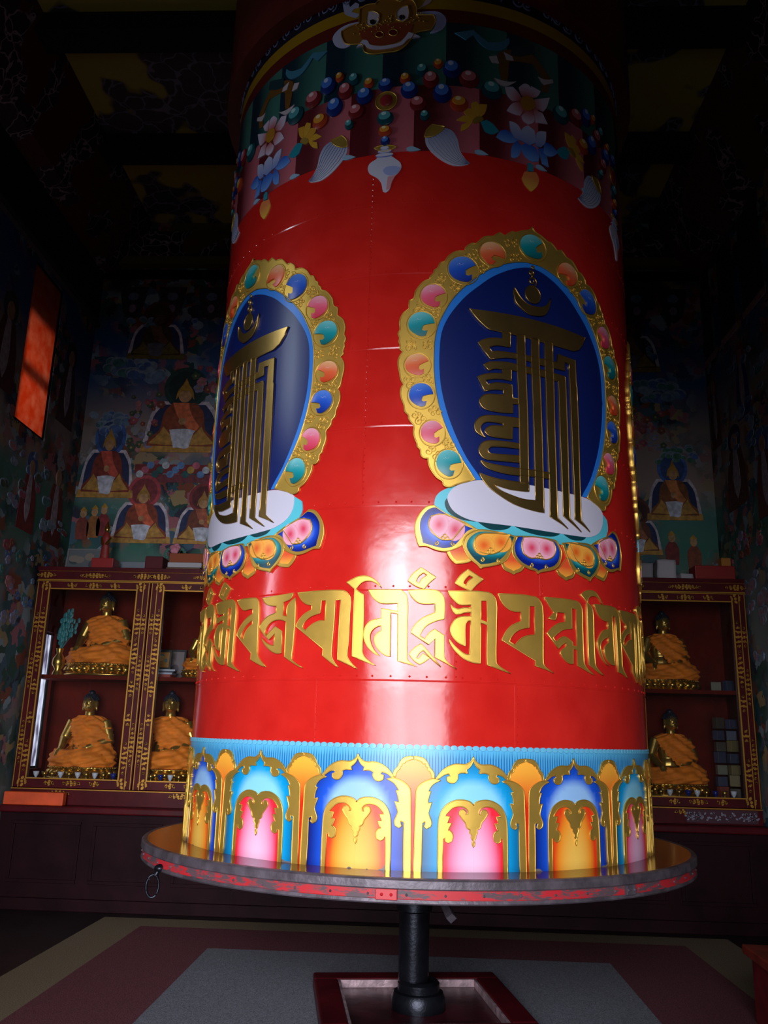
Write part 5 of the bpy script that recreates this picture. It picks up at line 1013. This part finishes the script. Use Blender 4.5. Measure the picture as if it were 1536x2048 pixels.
for lst, side in ((bw_left, 'left'), (bw_right, 'right')):
    for x, k in lst:
        o = bpy.data.objects.new('offering_bowl', BW[k]); col.objects.link(o); o.location = (x, 2.677, 1.0702)
        n = [q for q, kk in lst if kk == k]; i = n.index(x)
        ordn = ['first', 'second', 'third', 'fourth', 'fifth', 'sixth', 'seventh', 'eighth'][i]
        tag(o, '%s offering bowl on the %s cabinet floor, %s of its colour' % (CN[k], side, ordn + ' from left' if len(n) > 1 else 'the only one'), 'bowl', 'offering bowls on the %s cabinet floor' % side)

# ---- vase with teal sprays
v = thing('vase', 'brass vase of teal artificial leaves beside the upper left statue', 'vase', (-3.44, 2.735, 2.0205))
bm = bmesh.new(); lathe(bm, [(0, 0), (.05, 0), (.045, .02), (.03, .05), (.06, .1), (.055, .15), (.025, .2), (.035, .25), (.028, .25), (.02, .2), (0, .1)], 24); obj('pot', bm, M['brass'], v, 60)
bm = bmesh.new(); rr = random.Random(9)
for k in range(26):
    a, e = rr.uniform(0, 6.28), rr.uniform(.1, .75); L0 = rr.uniform(.18, .42); d = Vector((math.sin(e) * math.cos(a) * .55 + .12, math.sin(e) * math.sin(a) * .25, math.cos(e)))
    p = Vector((0, 0, .22)); rod(bm, p, p + d * L0, .003, .002, 5)
    for q in range(4): ball(bm, p + d * L0 * (.5 + .15 * q) + Vector((rr.uniform(-.02, .02), rr.uniform(-.02, .02), 0)), (.016, .008, .026), 6, 4)
obj('foliage', bm, simple('teal_leaves', (36, 120, 124), .5), v)
# ---- frames, books and cushion in the left cabinet's second bay
def frame(name, label, x, z, w_, h_, y, c_in, tilt=-.12, fr=(40, 36, 34)):
    t = thing(name, label, 'picture frame', (x, y, z)); t.rotation_euler = (tilt, 0, 0)
    bm = bmesh.new()
    for q in ((-w_ / 2, w_ / 2, 0, .02), (-w_ / 2, w_ / 2, h_ - .02, h_), (-w_ / 2, -w_ / 2 + .02, .02, h_ - .02), (w_ / 2 - .02, w_ / 2, .02, h_ - .02)): box(bm, q[0], q[1], -.012, .012, q[2], q[3], .003)
    obj('border', bm, simple('frame_' + name, fr, .4), t)
    it = [dict(o=rect(-w_ / 2 + .02, w_ / 2 - .02, .02, h_ - .02), c=lin(c_in[0]), h0=-.008, h1=.002, sm=False)]
    rr = random.Random(int(abs(x) * 100))
    for k in range(6): it.append(dict(o=ell(rr.uniform(-.3, .3) * w_, h_ * rr.uniform(.3, .7), w_ * rr.uniform(.06, .2), h_ * rr.uniform(.06, .15), 12), c=lin(c_in[1 + k % (len(c_in) - 1)]), h0=-.008, h1=.0025 + k * .0004))
    relief('picture', it, on_y(0), M['cloth_paint'], t)
    return t
frame('picture_frame', 'wide pale picture in a dark frame at the back of the left cabinet upper shelf', -2.49, 2.021, .34, .3, 3.12, [(130, 116, 116), (90, 80, 90), (150, 140, 140)], -.1)
frame('picture_frame', 'small picture in a dark frame leaning before the wide one in the left cabinet', -2.5, 2.107, .17, .19, 2.95, [(170, 120, 60), (70, 110, 130), (190, 160, 90)], -.1)
for k, (c, h_, lb) in enumerate((((150, 64, 50), .035, 'red-brown book, bottom of the stack on the left cabinet upper shelf'), ((170, 176, 190), .018, 'thin pale book second from the bottom of the left cabinet stack'), ((60, 60, 74), .014, 'thin dark book in the middle of the left cabinet stack'), ((180, 184, 196), .016, 'pale book, topmost of the stack on the left cabinet upper shelf'))):
    z0 = 2.02 + [0, .035, .053, .067][k]; bm = bmesh.new(); box(bm, -.09, .09, -.07, .07, 0, h_, .003)
    o = obj('book', bm, simple('book_cover', c, .6), None); o.location = (-2.46 + .008 * k, 2.9, z0 + .0005); o.rotation_euler = (0, 0, .06 * (k - 1)); tag(o, lb, 'book', 'books stacked in the left cabinet')
# ---- things on top of the left cabinet
frame('picture_frame', 'pale landscape picture standing on top of the left cabinet', -3.42, 3.041, .36, .27, 2.98, [(96, 104, 108), (60, 74, 80), (130, 120, 110)], -.14, (120, 122, 124))
bm = bmesh.new(); box(bm, -.11, .11, -.09, .09, 0, .13, .006); o = obj('red_box', bm, simple('red_lacquer_box', (150, 26, 26), .4), None); o.location = (-3.14, 2.86, 3.041); tag(o, 'small red box on top of the left cabinet under a little figurine', 'box')
fg = thing('figurine', 'small standing red and gold figurine on the red box', 'figurine', (-3.16, 2.87, 3.172))
bm = bmesh.new(); lathe(bm, [(0, 0), (.05, 0), (.045, .06), (.035, .16), (.045, .22), (.03, .27), (.014, .285), (0, .29)], 16, sy=.7); me_o = obj('robe', bm, simple('figurine_red', (140, 40, 36), .5), fg, 60)
bm = bmesh.new(); ball(bm, (0, 0, .31), (.026, .028, .034), 12, 8); lathe(bm, [(0, .33), (.03, .332), (.018, .36), (0, .4)], 12); obj('head', bm, M['brass'], fg, 60)
for sg in (-1, 1): bm = bmesh.new(); rod(bm, (sg * .045, 0, .225), (sg * .02, -.05, .15), .012); obj('arm', bm, M['brass'], fg, 60)
bm = bmesh.new(); box(bm, -.09, .09, -.11, .11, 0, .16, .012); o = obj('scripture_bundle', bm, simple('dark_red_cloth', (84, 24, 30), .8), None); o.location = (-2.63, 2.9, 3.041); tag(o, 'dark red cloth-wrapped scripture bundle on the left cabinet, beside the pale books', 'book')
for k, (c, h_, lb) in enumerate((((104, 80, 60), .05, 'tan book, lowest of the pile on top of the left cabinet'), ((170, 168, 172), .05, 'grey-white book, middle of the pile on top of the left cabinet'), ((140, 66, 30), .09, 'orange-brown wrapped book, topmost of the pile on the left cabinet'))):
    bm = bmesh.new(); box(bm, -.17, .17, -.1, .1, 0, h_, .006); o = obj('book', bm, simple('book_cover', c, .7), None); o.location = (-2.33 + .012 * k, 2.88, 3.041 + [0, .051, .102][k]); tag(o, lb, 'book', 'books on top of the left cabinet')
bm = bmesh.new(); box(bm, -.2, .2, -.008, .008, 0, .15, .002); o = obj('display_card', bm, simple('pale_card', (120, 130, 140), .7), None); o.location = (-2.86, 3.05, 3.041); o.rotation_euler = (-.1, 0, 0); tag(o, 'pale grey card standing on the left cabinet between red box and wrapped scripture', 'card')
fl_ = thing('flower_bunch', 'pink artificial flower with green leaves above the scripture bundle on the left cabinet', 'flowers', (-2.5, 3.05, 3.041))
bm = bmesh.new(); lathe(bm, [(0, 0), (.03, 0), (.035, .1), (.02, .14), (0, .14)], 14); obj('pot', bm, M['white'], fl_, 60)
bm = bmesh.new()
for k in range(12): a = k * 2.4; ball(bm, (.035 * (k / 12) ** .5 * math.cos(a), -.02 + .02 * math.sin(a), .29 + .035 * (k / 12) ** .5 * math.sin(a)), (.032, .016, .03), 8, 6)
obj('bloom', bm, simple('pink_petals', (206, 130, 150), .6), fl_, 180)
bm = bmesh.new()
for k in range(18): a = k * 2.4; ball(bm, (.1 * math.cos(a), .0, .24 + .07 * math.sin(a)), (.022, .01, .016), 6, 4)
for k in range(6): rod(bm, (0, 0, .12), (.1 * math.cos(k), 0, .24 + .05 * math.sin(k)), .003)
obj('leaves', bm, simple('green_leaves', (60, 110, 96), .6), fl_)
# ---- things on top of the right cabinet
def bundle(x, y, z, w_, d_, h_, rz, c, lb, seed):
    bm = bmesh.new(); box(bm, -w_ / 2, w_ / 2, -d_ / 2, d_ / 2, 0, h_); bmesh.ops.subdivide_edges(bm, edges=bm.edges, cuts=5, use_grid_fill=True)
    for v_ in bm.verts: v_.co += Vector([noise.noise(v_.co * 9 + Vector((seed + k * 5, 0, 0))) * .012 for k in range(3)]) if v_.co.z > .01 else Vector()
    o = obj('cloth_bundle', bm, simple('white_cloth', c, .8), None, 180); o.location = (x, y, z); o.rotation_euler = (0, 0, rz); tag(o, lb, 'bundle', 'white bundles on the right cabinet'); return o
bundle(2.16, 2.85, 3.042, .16, .2, .17, .05, (150, 146, 150), 'grey-white bundle on the right cabinet nearest the prayer wheel', 1)
bundle(2.365, 2.82, 3.042, .165, .2, .2, -.04, (176, 172, 176), 'tallest white bundle in the middle on top of the right cabinet', 2)
bundle(2.54, 2.8, 3.042, .12, .18, .07, .08, (166, 162, 166), 'low white bundle on the right cabinet next to the long red box', 3)
bm = bmesh.new(); box(bm, -.19, .19, -.1, .1, 0, .16, .008); o = obj('red_box', bm, simple('red_lacquer_box', (142, 28, 24), .45), None); o.location = (2.83, 2.86, 3.042); tag(o, 'long red box on top of the right cabinet', 'box')
bm = bmesh.new(); box(bm, -.045, .045, -.05, .05, 0, .08, .004); o = obj('yellow_packet', bm, simple('yellow_card', (176, 112, 34), .6), None); o.location = (2.95, 2.84, 3.204); tag(o, 'small yellow packet lying on the long red box', 'packet')
# ---- on the plinth in front of the cabinets
bm = bmesh.new(); box(bm, -.27, .27, -.04, .04, 0, .11, .006); o = obj('flat_box', bm, M['orange'], None); o.location = (-3.41, 2.51, .861); tag(o, 'flat orange-red box on the plinth under the left cabinet', 'box')
it = [dict(o=rect(2.36, 2.98, .875, .985), c=lin((66, 30, 44)), h1=.004, h0=-.004, sm=False)]
for cx, w_ in ((2.43, .09), (2.66, .2), (2.91, .09)):
    for k in range(14):
        t = k / 13 * 2 - 1; it.append(dict(o=ell(cx + t * w_ * .8, .93 + .024 * math.sin(k * 1.9), .012, .007, 8, k), c=lin((128, 128, 146)), h1=.007, sm=False)); it.append(dict(o=ell(cx + t * w_ * .6, .93 - .03 * math.cos(k * 1.3), .009, .006, 8, k * 2), c=lin((140, 138, 150)), h1=.007, sm=False))
sn = relief('embroidered_strip', it, on_y(2.583), M['cloth_paint'], None); tag(sn, 'maroon strip with grey scroll embroidery under the right cabinet', 'cloth')
# ---- stack of banknotes and packets pressed behind the right cabinet glass
rr = random.Random(5)
nt_ = 0
for k in range(16):
    zz = 1.12 + (k // 2) * .105 if k < 14 else 2.1 + (k - 14) * .12
    x = 2.74 + (k % 2) * .1 + rr.uniform(-.02, .02)
    bm = bmesh.new(); box(bm, -.045, .045, -.03, .03, 0, .085 if k % 3 else .1, .004)
    o = obj('offering_packet', bm, simple('packet', rr.choice([(120, 104, 66), (60, 62, 84), (130, 60, 44), (110, 106, 90), (70, 60, 50)]), .6), None)
    base = 1.0705 if k < 14 else 2.0205
    col_i = k % 2; lev = (k // 2) if k < 14 else (k - 14) // 2
    o.location = (2.79 + col_i * .115, 2.86 + .02 * (lev % 2), base + lev * .102); o.rotation_euler = (0, 0, rr.uniform(-.5, .5))
    nm = ['lowest', 'second', 'third', 'fourth', 'fifth', 'sixth', 'topmost'][lev] if k < 14 else 'single'
    tag(o, '%s packet in the %s pile at the right end of the right cabinet %s' % (nm, ('left', 'right')[col_i], 'floor' if k < 14 else 'shelf'), 'packet', 'offering packets in the right cabinet')
# ---- red bench at the right edge of the picture
b_ = thing('red_bench', 'red painted wooden box bench at the lower right edge of the picture', 'bench', (2.3, -.45, .0095), -.05)
bm = bmesh.new(); box(bm, -.37, .5, -.8, .54, 0, .35, .006); obj('body', bm, simple('red_bench_paint', (128, 26, 32), .4, 0, .08, 14, .3, 8), b_)
bm = bmesh.new(); box(bm, -.41, .54, -.84, .58, .35, .4, .008); obj('top_board', bm, simple('red_bench_top', (140, 50, 36), .35, 0, .08, 14, .3, 8), b_)
